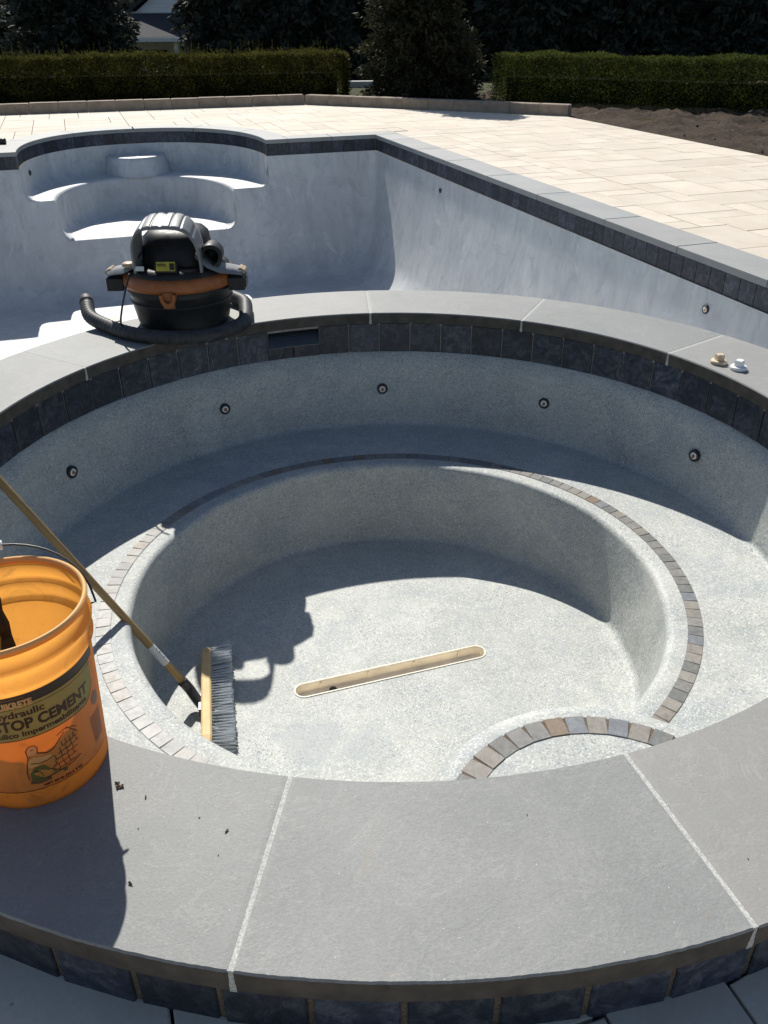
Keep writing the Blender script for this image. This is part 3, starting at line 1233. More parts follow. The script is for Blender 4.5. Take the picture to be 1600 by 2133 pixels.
sp_ = mk('spillway_pane', V, F, 'spill_gloss', spa, True)
for a in (a_s0, a_s1):
    o = MB().box((1.55, 0, -0.102), (0.055, 0.006, 0.09)).build('cheek', 'black_plastic', sp_)
    o.rotation_euler.z = a
tv, tf = cbox(0.1305, 0.056, 0.014, 0.002)
ht = bpy.data.meshes.new('cut_tile')
ht.from_pydata([(x, -z, y) for x, y, z in tv], [], [tuple(q) for q in tf])
ht.materials.append(MAT['slate'])
for q in (0.25, 0.75):
    a = a_s0 + (a_s1 - a_s0) * q
    inst('cut_tile', ht, spa, (1.531 * math.cos(a), 1.531 * math.sin(a), -0.179), a - PI / 2)

# outer tiles
tv, tf = cbox(0.140, 0.298, 0.012, 0.003)
otile = bpy.data.meshes.new('outer_tile')
otile.from_pydata([(x, -z, y) for x, y, z in tv], [], [tuple(q) for q in tf])
otile.materials.append(MAT['slate'])
nt_ = 79
for i in range(nt_):
    a = math.radians(-90.18 + 360 / nt_ * (i + 0.5))
    r = 1.902 + random.uniform(-0.0015, 0.0015)
    inst('outer_tile', otile, spa, (r * math.cos(a), r * math.sin(a), -0.207), a + PI / 2)
v, f = lathe([(1.9035, -0.056), (1.9035, -0.357), (1.89, -0.357), (1.89, -0.056)], 120, True)
mk('outer_grout', v, f, 'grout_tan', spa)

# entry step on the bench
SCX, SCY, SZ_ = 0.478, -1.408, -0.30
pr = [(0.455, -0.60), (0.447, -0.37), (0.442, -0.33), (0.428, -0.308), (0.405, -0.3005), (0.386, -0.30), (0.35, -0.30), (0.314, -0.30), (0.15, -0.30), (0.0, -0.30)]
V, F = lathe(pr, 64)
V = [(x + SCX, y + SCY, z) for x, y, z in V]
ok = lambda i: math.hypot(V[i][0], V[i][1]) < 1.528
keep = [q for q in F if all(ok(i) for i in q)]
mk('entry_step', V, keep, 'spa_plaster', spa, True)
# accent tiles
av, af = cbox(0.0505, 0.052, 0.008, 0.0012)
atile = bpy.data.meshes.new('accent_tile')
atile.from_pydata(av, [], [tuple(q) for q in af])
atile.materials.append(MAT['accent_slate'])
na = 131
for i in range(na):
    a = 2 * PI * (i + random.uniform(-0.02, 0.02)) / na
    x, y = 1.081 * math.cos(a) + cxo(BZ), 1.081 * math.sin(a) + cyo(BZ)
    if math.hypot(x - SCX, y - SCY) < 0.46:
        continue
    inst('bench_tile', atile, spa, (x, y, BZ - 0.0015 + random.uniform(-0.0006, 0.0008)), a + PI / 2 + random.uniform(-0.02, 0.02))
v, f = lathe([(1.057, BZ + 0.0006), (1.105, BZ + 0.0006)], 140)
mk('bench_grout', [(x + cxo(BZ), y + cyo(BZ), z) for x, y, z in v], f, 'grout_tan', spa)
a_start = math.atan2(SCY, SCX)
step_a = 0.0575 / 0.376
av2, af2 = cbox(0.0495, 0.0625, 0.008, 0.0012)
stile = bpy.data.meshes.new('step_tile')
stile.from_pydata(av2, [], [tuple(q) for q in af2])
stile.materials.append(MAT['accent_slate'])
i = 0
a = PI / 2 - 9.5 * step_a - 0.03
while a < PI / 2 + 12 * step_a:
    x, y = SCX + 0.350 * math.cos(a), SCY + 0.350 * math.sin(a)
    if math.hypot(x, y) < 1.49:
        inst('step_tile', stile, spa, (x, y, SZ_ - 0.0015 + random.uniform(-0.0006, 0.0008)), a + PI / 2 + random.uniform(-0.03, 0.03))
    a += step_a
V, F = lathe([(0.322, SZ_ + 0.0006), (0.379, SZ_ + 0.0006)], 80)
V = [(x + SCX, y + SCY, z) for x, y, z in V]
mk('step_grout', V, [q for q in F if all(math.hypot(V[i][0], V[i][1]) < 1.52 for i in q)], 'grout_tan', spa)
# jets
for a in (157.1, 123.5, 91.7, 59.3, 27.5, 200, 235):
    a = math.radians(a)
    jet(spa, (1.497 * math.cos(a) + cxo(-0.397), 1.497 * math.sin(a) + cyo(-0.397), -0.397), a - PI / 2, 0.0265)


# ------------------------------------------------------------------ deck of large pavers
deck = thing('deck', 'cream stone paver deck around the pool', 'deck', (*KX, 0), TH)
deck['kind'] = 'structure'
curb_pts = [Vector((-11.5, 11.35)), Vector((-6.452, 13.199)), Vector((-1.424, 14.674)), Vector((2.947, 12.309))]
lines = []
for a, b in zip(curb_pts[:-1], curb_pts[1:]):
    n_ = Vector((-(b - a).y, (b - a).x)).normalized()
    A = to_pf(*a)
    B = to_pf(*b)
    d = Vector((B[0] - A[0], B[1] - A[1])).normalized()
    nn = Vector((-d.y, d.x))      # outward (away from pool)
    lines.append((Vector(A), nn))


def clip(poly, p, n_):
    """keep the side where (q-p).n <= 0"""
    out = []
    for i in range(len(poly)):
        a, b = poly[i], poly[(i + 1) % len(poly)]
        da, db = (a - p).dot(n_), (b - p).dot(n_)
        if da <= 0:
            out.append(a)
        if da * db < 0:
            out.append(a + (b - a) * (da / (da - db)))
    return out


def area(poly):
    return 0.5 * abs(sum(poly[i].x * poly[(i + 1) % len(poly)].y - poly[(i + 1) % len(poly)].x * poly[i].y for i in range(len(poly))))


def make_pavers():
    s = 0.23
    U0, V0 = -11.04, -15.18
    nu, nv = int((3.56 - U0) / s), int((6.2 - V0) / s)
    U0 = 3.56 - nu * s
    occ = np.zeros((nu, nv), bool)
    sizes = [(3, 2), (2, 2), (2, 3), (3, 2), (2, 1), (1, 2), (4, 2), (2, 2), (3, 3)]
    rects = []
    rnd = random.Random(11)
    for j in range(nv):
        for i in range(nu):
            if occ[i, j]:
                continue
            order = sizes[:]
            rnd.shuffle(order)
            for a, b in order + [(1, 1)]:
                if i + a <= nu and j + b <= nv and not occ[i:i + a, j:j + b].any():
                    occ[i:i + a, j:j + b] = True
                    rects.append((U0 + i * s, V0 + j * s, a * s, b * s))
                    break
    cu, cv = SPU, SPV
    out = []
    for u, v, w, h_ in rects:
        g = 0.003
        poly = [Vector((u + g, v + g)), Vector((u + w - g, v + g)), Vector((u + w - g, v + h_ - g)), Vector((u + g, v + h_ - g))]
        for p, nn in lines:
            poly = clip(poly, p, nn)
            if len(poly) < 3:
                break
        if len(poly) < 3:
            continue
        c = sum(poly, Vector((0, 0))) / len(poly)
        # pool rectangle (its coping covers the first 0.345 m)
        e = CW - 0.05
        ru, rl, rb, rn = e, -POOL_W - e, e, -POOL_L - e
        inside_u = rl < c.x < ru
        inside_v = rn < c.y < rb
        du = max(c.x - ru, rl - c.x)
        dv = max(c.y - rb, rn - c.y)
        if du >= dv:
            pl = (Vector((ru, 0)), Vector((-1, 0))) if c.x > -POOL_W / 2 else (Vector((rl, 0)), Vector((1, 0)))
        else:
            pl = (Vector((0, rb)), Vector((0, -1))) if c.y > -POOL_L / 2 else (Vector((0, rn)), Vector((0, 1)))
        poly = clip(poly, *pl)
        if len(poly) < 3:
            continue
        c = sum(poly, Vector((0, 0))) / len(poly)
        # bay
        if c.y > 0 and abs(c.x - BC) < BA + 1.2:
            best = min(((Vector(bay(PI * i / 90, e)), PI * i / 90) for i in range(91)), key=lambda q: (q[0] - c).length)
            p1, p2 = Vector(bay(best[1] - 0.01, e)), Vector(bay(best[1] + 0.01, e))
            tt = (p2 - p1).normalized()
            nn = Vector((tt.y, -tt.x))          # outward normal of the bay
            if (best[0] - Vector((BC, 0.4))).dot(nn) < 0:
                nn = -nn
            if best[0].y > 0.3 or True:
                poly = clip(poly, best[0], -nn)
        # spa
        if len(poly) >= 3:
            c = sum(poly, Vector((0, 0))) / len(poly)
            dd = c - Vector((cu, cv))
            if dd.length < 3.0:
                nn = dd.normalized()
                poly = clip(poly, Vector((cu, cv)) + nn * 1.885, -nn)
        if len(poly) < 3 or area(poly) < 0.004:
            continue
        out.append(poly)
    return out


def in_view(x, y, z, pad=0.06):
    d = Vector((x, y, z)) - CAM
    w = d.dot(fw)
    if w <= 0.1:
        return 0
    px = 0.5 + (d.dot(rt2) / w) * 1787.2 / 1600
    py = 0.5 - (d.dot(up2) / w) * 1787.2 / 2133
    if -pad < px < 1 + pad and -pad < py < 1 + pad:
        return 1.0 / (w * w)
    return 0


def paver_mesh(poly, c, mbx=None):
    n_ = len(poly)
    zt = Z_DECK + random.uniform(-0.001, 0.001)
    cen = sum(poly, Vector((0, 0))) / n_
    V = []
    for z, ins in ((-0.033, 0), (-0.003, 0), (0, 0.003)):
        for p in poly:
            q = p + (cen - p).normalized() * ins * 1.4
            V.append((q.x - c.x, q.y - c.y, zt + z))
    F = [tuple(2 * n_ + i for i in range(n_))]
    for l in (0, n_):
        F += [(l + i, l + (i + 1) % n_, l + n_ + (i + 1) % n_, l + n_ + i) for i in range(n_)]
    return V, F


pav = []
for poly in make_pavers():
    c = sum(poly, Vector((0, 0))) / len(poly)
    w = pf(c.x, c.y)
    pav.append((in_view(w.x, w.y, Z_DECK) * area(poly), poly, c))
pav.sort(key=lambda q: -q[0])
rest = MB()
for i, (s_, poly, c) in enumerate(pav):
    if s_ > 0 and i < 300:
        V, F = paver_mesh(poly, c)
        mk('paver', V, F, 'paver', deck, False, (c.x, c.y, 0))
    else:
        V, F = paver_mesh(poly, Vector((0, 0)))
        rest.add(V, F)
o = rest.build('outlying_pavers', 'paver', deck)
o['kind'] = 'stuff'
# sand bed showing in the joints: a thin sheet just under the paver tops, following the deck's edges
SAND = [(0.31, -POOL_L - 0.3), (3.55, -14.9), (3.55, 2.2)]
sb = MB()


def sheet(pts_, z):
    sb.add([(u, v, z) for u, v in pts_], [tuple(range(len(pts_)))])


A2 = [to_pf(*p) for p in curb_pts]
sheet([(0.32, -15.0), (3.54, -15.0), (3.54, 2.0), (0.32, 3.3)], -0.176)
sheet([(-11, -15.0), (-POOL_W - 0.32, -15), (-POOL_W - 0.32, 3.0), (-11, 1.0)], -0.176)
sb.build('joint_sand', 'joint_sand', deck)

# ------------------------------------------------------------------ low curb wall behind the deck
curb = thing('low_wall', 'low tan block edging wall along far side of deck', 'wall', (0, 0, 0))
for a, b in zip(curb_pts[:-1], curb_pts[1:]):
    d = b - a
    nb_ = round(d.length / 0.49)
    ang = math.atan2(d.y, d.x)
    nn = Vector((-d.y, d.x)).normalized()
    for i in range(nb_):
        p = a + d * ((i + 0.5) / nb_) + nn * 0.105
        L_ = d.length / nb_ - 0.006
        v, f = cbox(L_, 0.20, 0.20, 0.012)
        o = mk('wall_block', v, f, 'curb_stone', curb, False, (p.x, p.y, Z_GND + 0.10 + 0.0 + 0.005 + random.uniform(-0.003, 0.003)))
        o.rotation_euler.z = ang + random.uniform(-0.006, 0.006)

# ------------------------------------------------------------------ planting bed at right
def garden_bed():
    nx, ny = 90, 110
    V, F = [], []
    rs = np.random.default_rng(5)
    ks = [(rs.uniform(1.5, 9), rs.uniform(1.5, 9), rs.uniform(0, 6), rs.uniform(0, 6)) for _ in range(14)]
    for j in range(ny + 1):
        for i in range(nx + 1):
            u = 3.565 + 7.5 * i / nx
            v = -8 + 13.5 * j / ny
            h_ = sum(math.sin(u * a + p) * math.sin(v * b + q) for a, b, p, q in ks) / 14
            e = min(1, (u - 3.565) / 0.6)
            V.append((u, v, Z_GND + 0.012 + e * (0.035 + 0.16 * h_ + 0.05 * rs.random())))
    for j in range(ny):
        for i in range(nx):
            b = j * (nx + 1) + i
            F.append((b, b + 1, b + nx + 2, b + nx + 1))
    o = mk('garden_bed', V, F, 'soil', None, True, (*KX, 0))
    o.rotation_euler.z = TH
    tag(o, 'bare brown soil bed between deck and right hedge', 'soil', kind='structure')
    # clods, one mass
    mb = MB()
    for _ in range(350):
        u = rs.uniform(3.7, 9)
        v = rs.uniform(-4, 4.5)
        r = rs.uniform(0.008, 0.03)
        p = Vector((u, v, Z_GND + 0.045 + rs.uniform(-0.02, 0.03)))
        vv = []
        for q in ((1, 0, 0), (-1, 0, 0), (0, 1, 0), (0, -1, 0), (0, 0, 0.8), (0, 0, -0.8)):
            vv.append(p + Vector(q) * r * rs.uniform(0.6, 1.3))
        mb.add(vv, [(0, 2, 4), (2, 1, 4), (1, 3, 4), (3, 0, 4), (2, 0, 5), (1, 2, 5), (3, 1, 5), (0, 3, 5)])
    o = mb.build('soil_clods', 'soil', None, False, (*KX, 0))
    o.rotation_euler.z = TH
    tag(o, 'loose clods of earth scattered over the soil bed', 'soil', kind='stuff')


garden_bed()


def blades(name, cx, cy, rx, ry, rot, n_, hmin, hmax, mat, z0):
    V = np.zeros((n_, 3, 3))
    ang = RNG.uniform(0, 2 * PI, n_)
    rad = np.sqrt(RNG.uniform(0, 1, n_))
    x = rad * np.cos(ang) * rx
    y = rad * np.sin(ang) * ry
    X = cx + x * math.cos(rot) - y * math.sin(rot)
    Y = cy + x * math.sin(rot) + y * math.cos(rot)
    h_ = RNG.uniform(hmin, hmax, n_)
    a = RNG.uniform(0, PI, n_)
    wv = 0.004
    V[:, 0] = np.stack([X - np.cos(a) * wv, Y - np.sin(a) * wv, np.full(n_, z0)], 1)
    V[:, 1] = np.stack([X + np.cos(a) * wv, Y + np.sin(a) * wv, np.full(n_, z0)], 1)
    V[:, 2] = np.stack([X + RNG.normal(0, 0.4, n_) * h_, Y + RNG.normal(0, 0.4, n_) * h_, z0 + h_], 1)
    return mk(name, V.reshape(-1, 3), np.arange(n_ * 3).reshape(-1, 3), mat)


o = blades('grass', 4.2, 13.15, 1.25, 0.35, -0.45, 2600, 0.03, 0.13, 'grass_blade', Z_GND + 0.02)
tag(o, 'sparse yellow-green grass at foot of right hedge', 'grass', kind='stuff')

for i_, (wx, wy, wr) in enumerate(((3.7, 12.75, 0.16), (4.55, 12.7, 0.2), (5.6, 12.55, 0.25), (3.95, 11.3, 0.10), (6.0, 11.6, 0.18))):
    o = blades('weed_tuft', wx, wy, wr, wr, 0, 130, 0.03, 0.12, 'grass_blade', Z_GND + 0.02)
    tag(o, ('low weed tuft at the end of the tan edging wall', 'low weed tuft on soil left of the pale shard', 'low weed tuft on soil right of the pale shard',
            'smallest weed tuft near the deck edge', 'low weed tuft on soil nearest the right picture edge')[i_], 'weed', 'weeds in the soil bed')

# pale shard standing in the soil
V = [(-0.05, 0, -0.03), (0.03, -0.03, -0.03), (0.06, 0.02, -0.03), (0.0, 0.04, -0.03), (0.045, 0.0, 0.13), (0.065, 0.008, 0.185), (0.02, 0.01, 0.09)]
o = mk('stone_shard', V, [(3, 2, 1, 0), (0, 1, 4, 6), (1, 2, 5, 4), (2, 3, 6, 5), (3, 0, 6), (4, 5, 6)], 'pale_stone', None, False, (5.05, 13.3, Z_GND + 0.04))
tag(o, 'upright pale pointed shard in the soil before right hedge', 'stone')
for i, (x, y, r) in enumerate(((5.9, 12.3, 0.07), (6.45, 11.15, 0.05))):
    bm = bmesh.new()
    bmesh.ops.create_icosphere(bm, subdivisions=2, radius=r)
    for vv in bm.verts:
        vv.co.z *= 0.55
        vv.co *= random.uniform(0.85, 1.15)
    me = bpy.data.meshes.new('stone')
    bm.to_mesh(me)
    bm.free()
    me.materials.append(MAT['pale_stone'])
    o = inst('garden_stone', me, None, (x, y, Z_GND + 0.07))
    tag(o, ('larger pale stone lying on soil close to right hedge', 'smaller pale stone on soil at right picture edge')[i], 'stone')


# ------------------------------------------------------------------ hedges
def leaf_mass(P, N, size, jitter=0.8, aspect=2.2):
    """triangle-pair leaves at points P, roughly along N"""
    n_ = len(P)
    d = N + RNG.normal(0, jitter, (n_, 3))
    d /= np.linalg.norm(d, axis=1)[:, None]
    r = RNG.normal(0, 1, (n_, 3))
    s_ = np.cross(d, r)
    s_ /= np.linalg.norm(s_, axis=1)[:, None]
    sz = size * RNG.uniform(0.6, 1.4, n_)[:, None]
    w_ = sz / aspect
    V = np.zeros((n_, 4, 3))
    V[:, 0] = P
    V[:, 1] = P + d * sz * 0.5 + s_ * w_ * 0.5
    V[:, 2] = P + d * sz
    V[:, 3] = P + d * sz * 0.5 - s_ * w_ * 0.5
    return V.reshape(-1, 3), np.arange(n_ * 4).reshape(-1, 4)


def hedge(a, b, depth, top, n_, label, mat, shoots, leaf=0.045):
    a, b = Vector(a), Vector(b)
    d = b - a
    L_ = d.length
    ang = math.atan2(d.y, d.x)
    z0 = Z_GND
    H = top - z0
    root = thing('hedge', label, 'hedge', (a.x, a.y, z0), ang)
    # front face, top face, back face, ends; local x along, y depth
    n1, n2, n3 = int(n_ * 0.48), int(n_ * 0.40), int(n_ * 0.12)

    def wob(x, z):
        return 0.035 * np.sin(x * 2.1) + 0.03 * np.sin(x * 5.3 + z * 3) + 0.02 * np.sin(x * 11 + z * 7) + 0.02 * np.sin(z * 13 + x * 3)
    x = RNG.uniform(0, L_, n1)
    z = H * RNG.uniform(0, 1, n1) ** 0.8
    rr = 0.10
    y = wob(x, z) + np.where(z > H - rr, (z - (H - rr)) ** 2 / rr * 0.8, 0) + np.abs(RNG.normal(0, 0.03, n1)) + 0.05
    P1 = np.stack([x, y, z], 1)
    N1 = np.tile(np.array([0, -0.8, 0.75]), (n1, 1))
    x = RNG.uniform(0, L_, n2)
    y = RNG.uniform(0.03, depth, n2)
    z = H + 0.03 * np.sin(x * 1.7) + 0.025 * np.sin(x * 6 + y * 5) + (0.03 if shoots else 0.014) * np.sin(x * 17 + 4 * y) * np.sin(x * 5.1) - np.abs(RNG.normal(0, 0.04, n2)) - 0.02
    P2 = np.stack([x, y, z], 1)
    N2 = np.tile(np.array([0, -0.05, 1.0]), (n2, 1))
    e = RNG.integers(0, 2, n3)
    P3 = np.stack([np.where(e == 0, 0, L_) + RNG.normal(0, 0.04, n3), RNG.uniform(0, depth, n3), H * RNG.uniform(0, 1, n3)], 1)
    N3 = np.stack([np.where(e == 0, -1.0, 1.0), np.zeros(n3), np.full(n3, 0.5)], 1)
    n4 = int(n_ * 0.35)
    P4 = np.stack([RNG.uniform(0, L_, n4), RNG.uniform(0.12, depth - 0.05, n4), H * RNG.uniform(0.02, 0.93, n4)], 1)
    N4 = np.tile(np.array([0, -0.5, 0.9]), (n4, 1))
    V, F = leaf_mass(np.concatenate([P1, P2, P3, P4]), np.concatenate([N1, N2, N3, N4]), leaf, 0.55)
    mk('foliage', V, F, mat, root)
    # dark box core added so that light does not fall through
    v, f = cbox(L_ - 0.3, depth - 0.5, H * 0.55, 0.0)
    mk('light_block', v, f, 'hedge_core', root, False, (L_ / 2, depth / 2 + 0.06, H * 0.275))
    if shoots:
        Vs, Fs = [], []
        mbx = MB()
        Pl, Nl = [], []
        for _ in range(shoots):
            sx = RNG.uniform(0, L_)
            sy = RNG.uniform(0.05, depth - 0.05)
            hh = RNG.uniform(0.03, 0.13) + (0.16 if RNG.random() < 0.08 else 0)
            dx, dy = RNG.normal(0, 0.03, 2)
            m = int(5 + hh * 55)
            t = np.linspace(0, 1, m)
            Pl.append(np.stack([sx + dx * t, sy + dy * t, H - 0.03 + hh * t], 1))
            Nl.append(np.tile(np.array([0, 0, 1.0]), (m, 1)))
        V, F = leaf_mass(np.concatenate(Pl), np.concatenate(Nl), leaf * 0.62, 0.4, 2.8)
        mk('shoots', V, F, mat, root)
    nst = int(L_ / 0.45)
    for i in range(nst):
        sx = L_ * (i + 0.5) / nst
        v, f = tube([(sx, depth / 2, -0.02), (sx + 0.04, depth / 2 - 0.03, H * 0.3)], [0.025, 0.018], 6)
        mk('stem', v, f, 'bark', root)
    return root


hedge((-9.6, 15.40), (-0.73, 16.42), 0.9, 0.60, 60000, 'clipped hedge with long loose shoots on top, left of the conifer', 'hedge_leaf', 900)
hedge((2.0, 14.62), (8.2, 10.95), 0.95, 0.63, 52000, 'neatly clipped green hedge behind the soil bed, right of the conifer', 'hedge_leaf_b', 0, 0.038)


# ------------------------------------------------------------------ trees
def cone_tree(H, R, n_br, per, leaf, droop, mat, name, base, label, cat, group, rz=0.0, base_h=0.1, power=0.85, mesh_cache={}):
    root = thing(name, label, cat, base, rz, group)
    key = (H, R, n_br, mat)
    if key in mesh_cache:
        for nm, me in mesh_cache[key]:
            inst(nm, me, root)
        return root
    rs = np.random.default_rng(int(H * 100 + R * 10 + n_br))
    P, N = [], []
    mbx = MB()
    for i in range(n_br):
        t = (i + rs.random()) / n_br
        z = base_h + (H - base_h) * (t ** 1.15)
        a = rs.uniform(0, 2 * PI)
        ln = R * (1 - (z - base_h) / (H - base_h)) ** power * rs.uniform(0.65, 1.15) + 0.06
        m = max(6, int(per * ln / R))
        s_ = rs.uniform(0.12, 1, m) ** 0.7
        px = np.cos(a) * ln * s_
        py = np.sin(a) * ln * s_
        pz = z - droop * ln * s_ ** 1.5 + 0.12 * ln * s_ ** 3
        spread = 0.15 * ln * (1.15 - s_) + 0.04
        q = np.stack([px + rs.normal(0, 1, m) * spread, py + rs.normal(0, 1, m) * spread, pz + rs.normal(0, 0.45, m) * spread], 1)
        P.append(q)
        N.append(np.stack([np.full(m, np.cos(a)), np.full(m, np.sin(a)), np.full(m, -droop * 0.9)], 1))
        if ln > 0.25:
            e = Vector((math.cos(a) * ln * 0.9, math.sin(a) * ln * 0.9, z - droop * ln * 0.8))
            mbx.add(*tube([(0, 0, z), Vector((0, 0, z)).lerp(e, 0.5) + Vector((0, 0, 0.04 * ln)), e], [0.02 * ln + 0.006, 0.012 * ln + 0.004, 0.003], 5))
    P = np.concatenate(P)
    P[:, 2] = np.maximum(P[:, 2], 0.03)
    V, F = leaf_mass(P, np.concatenate(N), leaf, 0.7, 2.6)
    crown = mk('crown', V, F, mat, root)
    v, f = tube([(0, 0, -0.05), (0.02, 0.01, H * 0.3), (0, 0.02, H * 0.65), (0, 0, H * 0.97)], [0.035 * H ** 0.8 + 0.02, 0.028 * H ** 0.8, 0.016 * H ** 0.8, 0.006], 8)
    tr = mk('trunk', v, f, 'bark', root, True)
    br = mbx.build('limbs', 'bark', root)
    mesh_cache[key] = [('crown', crown.data), ('trunk', tr.data), ('limbs', br.data)]
    return root


cone_tree(4.3, 1.12, 460, 150, 0.10, 0.35, 'conifer_leaf', 'conifer_tree', (0.72, 15.95, Z_GND), 'dark bushy conifer standing in the gap between the two hedges', 'conifer', None, 0.3, 0.02, 0.45)


def gz(x, y):
    r = math.hypot(x, y - 4)
    xs = [0, 17, 20, 25, 31, 40, 70]
    zs = [-0.2, -0.2, -0.45, -1.3, -2.1, -2.4, -2.6]
    return float(np.interp(r, xs, zs))


SPR = [
    (-12.2, 25.5, 0, 'dark spruce at far left picture edge, leftmost of the row'),
    (-8.55, 24.6, 1, 'broad dark spruce just left of the grey house'),
    (-4.15, 25.2, 0, 'dark spruce just right of the grey house'),
    (-2.4, 24.0, 1, 'dark spruce behind right half of left hedge'),
    (-1.0, 26.0, 0, 'dark spruce behind the right end of left hedge'),
    (1.8, 25.0, 1, 'dark spruce directly behind the conifer between the hedges'),
    (4.3, 24.0, 0, 'dark spruce behind the left end of right hedge'),
    (6.8, 23.6, 1, 'dark spruce behind middle of right hedge'),
    (9.2, 23.0, 0, 'dark spruce behind right part of right hedge'),
    (11.8, 22.6, 1, 'dark spruce at far right picture edge, rightmost of the row'),
    (-14.5, 31.0, 1, 'shaded spruce in back row at far left'),
    (-4.6, 31.0, 1, 'shaded back-row spruce showing between trees right of house'),
    (-2.2, 32.0, 0, 'shaded back-row spruce behind right end of left hedge'),
    (0.6, 31.0, 1, 'shaded back-row spruce left of centre conifer top'),
    (3.4, 30.5, 0, 'shaded back-row spruce right of centre conifer top'),
    (6.2, 30.0, 1, 'shaded back-row spruce behind left half of right hedge'),
    (8.8, 29.5, 0, 'shaded back-row spruce behind right half of right hedge'),
    (11.6, 29.0, 1, 'shaded back-row spruce near right picture edge'),
    (14.5, 28.5, 0, 'shaded back-row spruce beyond right picture edge'),
]
for x, y, kd, lb in SPR:
    if kd == 0:
        cone_tree(5.2 if y < 28 else 7.2, 2.0, 330, 130, 0.24, 0.42, 'spruce_leaf', 'spruce_tree', (x, y, gz(x, y)), lb, 'spruce', 'spruces behind the hedges', random.uniform(0, 6), 0.1, 0.55)
    else:
        cone_tree(5.0 if y < 28 else 6.6, 2.1, 350, 130, 0.22, 0.30, 'spruce_leaf', 'spruce_tree', (x, y, gz(x, y)), lb, 'spruce', 'spruces behind the hedges', random.uniform(0, 6), 0.1, 0.5)

# distant wood behind the spruces
def far_wood():
    P = []
    n_ = 52000
    x = RNG.uniform(-60, 60, n_)
    top = 6 + 2.2 * np.sin(x * 0.5) + 1.4 * np.sin(x * 1.3 + 1)
    z = -2.6 + (top + 2.6) * RNG.uniform(0, 1, n_) ** 0.9
    y = 58 + RNG.normal(0, 1.6, n_) - 0.004 * x * x
    V, F = leaf_mass(np.stack([x, y, z], 1), np.tile(np.array([0, -0.4, -0.3]), (n_, 1)), 0.9, 0.9, 1.6)
    o = mk('distant_wood', V, F, 'spruce_leaf')
    tag(o, 'dark mass of distant trees behind house and spruces', 'woods', kind='stuff')


far_wood()

# white curb seen through the gap between the hedges
wc = MB().box((0.4, 19.4, -0.22), (3.6, 0.28, 0.30), 0.015).build('path', 'curb_white')
tag(wc, 'pale paved strip seen through the gap between hedges', 'path', kind='structure')

# ------------------------------------------------------------------ house
hz = -2.4
house = thing('house', 'grey sided house with gable and porch roof glimpsed between spruces', 'house', (-10.1, 41.0, hz))
MB().box((0, 3.2, 1.9), (9.0, 6.0, 3.8)).build('wall', 'siding', house)
gv = [(-0.75, 0.15, 3.75), (5.6, 0.15, 3.75), (2.4, 0.15, 6.0), (-0.75, 6, 3.75), (5.6, 6, 3.75), (2.4, 6, 6.0)]
mk('gable', gv, [(0, 1, 2), (3, 5, 4), (0, 3, 4, 1), (1, 4, 5, 2), (2, 5, 3, 0)], 'siding', house)
for i in range(9):
    MB().box((2.4, 0.135, 3.95 + i * 0.16), (5.6 - i * 0.45, 0.02, 0.02)).build('siding_board', 'trim_white', house)
rf = mk('roof', [(-1.15, -0.15, 3.60), (2.4, -0.15, 6.1), (6.0, -0.15, 3.60), (-1.15, 6.3, 3.60), (2.4, 6.3, 6.1), (6.0, 6.3, 3.60),
                 (-1.15, -0.15, 3.75), (2.4, -0.15, 6.27), (6.0, -0.15, 3.75), (-1.15, 6.3, 3.75), (2.4, 6.3, 6.27), (6.0, 6.3, 3.75)],
        [(0, 1, 4, 3), (1, 2, 5, 4), (6, 9, 10, 7), (7, 10, 11, 8), (0, 6, 7, 1), (1, 7, 8, 2), (3, 4, 10, 9), (4, 5, 11, 10), (0, 3, 9, 6), (2, 8, 11, 5)], 'shingle', house)
MB().box((0.2, -0.02, 3.66), (7.6, 0.12, 0.16)).build('trim_board', 'trim_white', house)
pr_ = mk('porch_roof', [(-4.5, -2.4, 2.72), (4.5, -2.4, 2.72), (4.5, -0.05, 3.6), (-4.5, -0.05, 3.6), (-4.5, -2.4, 2.86), (4.5, -2.4, 2.86), (4.5, -0.05, 3.74), (-4.5, -0.05, 3.74)],
         [(0, 3, 2, 1), (4, 5, 6, 7), (0, 1, 5, 4), (1, 2, 6, 5), (2, 3, 7, 6), (3, 0, 4, 7)], 'shingle', house)
MB().box((0, -2.46, 2.76), (9.1, 0.10, 0.15)).build('gutter', 'trim_white', pr_)
for x in (-4.2, -1.4, 1.4, 4.2):
    MB().box((x, -2.2, 1.35), (0.16, 0.16, 2.7)).build('porch_post', 'trim_white', house)
for x in (-2.6, 2.4):
    w_ = MB().box((x, 0.17, 1.9), (1.3, 0.06, 1.4)).build('window', 'trim_white', house)
    for sx in (-0.3, 0.3):
        MB().box((x + sx, 0.135, 1.9), (0.5, 0.02, 1.2)).build('pane', 'window_dark', w_)
MB().box((0, 0.17, 1.2), (1.0, 0.06, 2.2)).build('door', 'window_dark', house)

# ------------------------------------------------------------------ shop vacuum
VX, VY = -1.0, 1.42
vac = thing('shop_vacuum', 'black wet and dry vacuum with grey ribbed handle and orange band on spa coping', 'vacuum', (VX, VY, 0.0))
pr = [(0.0, 0.004), (0.205, 0.004), (0.215, 0.012), (0.220, 0.03), (0.243, 0.155), (0.250, 0.165), (0.252, 0.195), (0.246, 0.20), (0.0, 0.2)]
v, f = lathe(pr, 56)
mk('tank', v, f, 'vac_black', vac, True)
v, f = lathe([(0.2385, 0.118), (0.2425, 0.121), (0.2435, 0.126), (0.2395, 0.130)], 56)
mk('tank_seam', v, f, 'vac_black', vac, True)
v, f = lathe([(0.245, 0.196), (0.264, 0.198), (0.267, 0.215), (0.262, 0.240), (0.250, 0.256), (0.22, 0.262)], 56)
mk('band', v, f, 'vac_orange', vac, True)
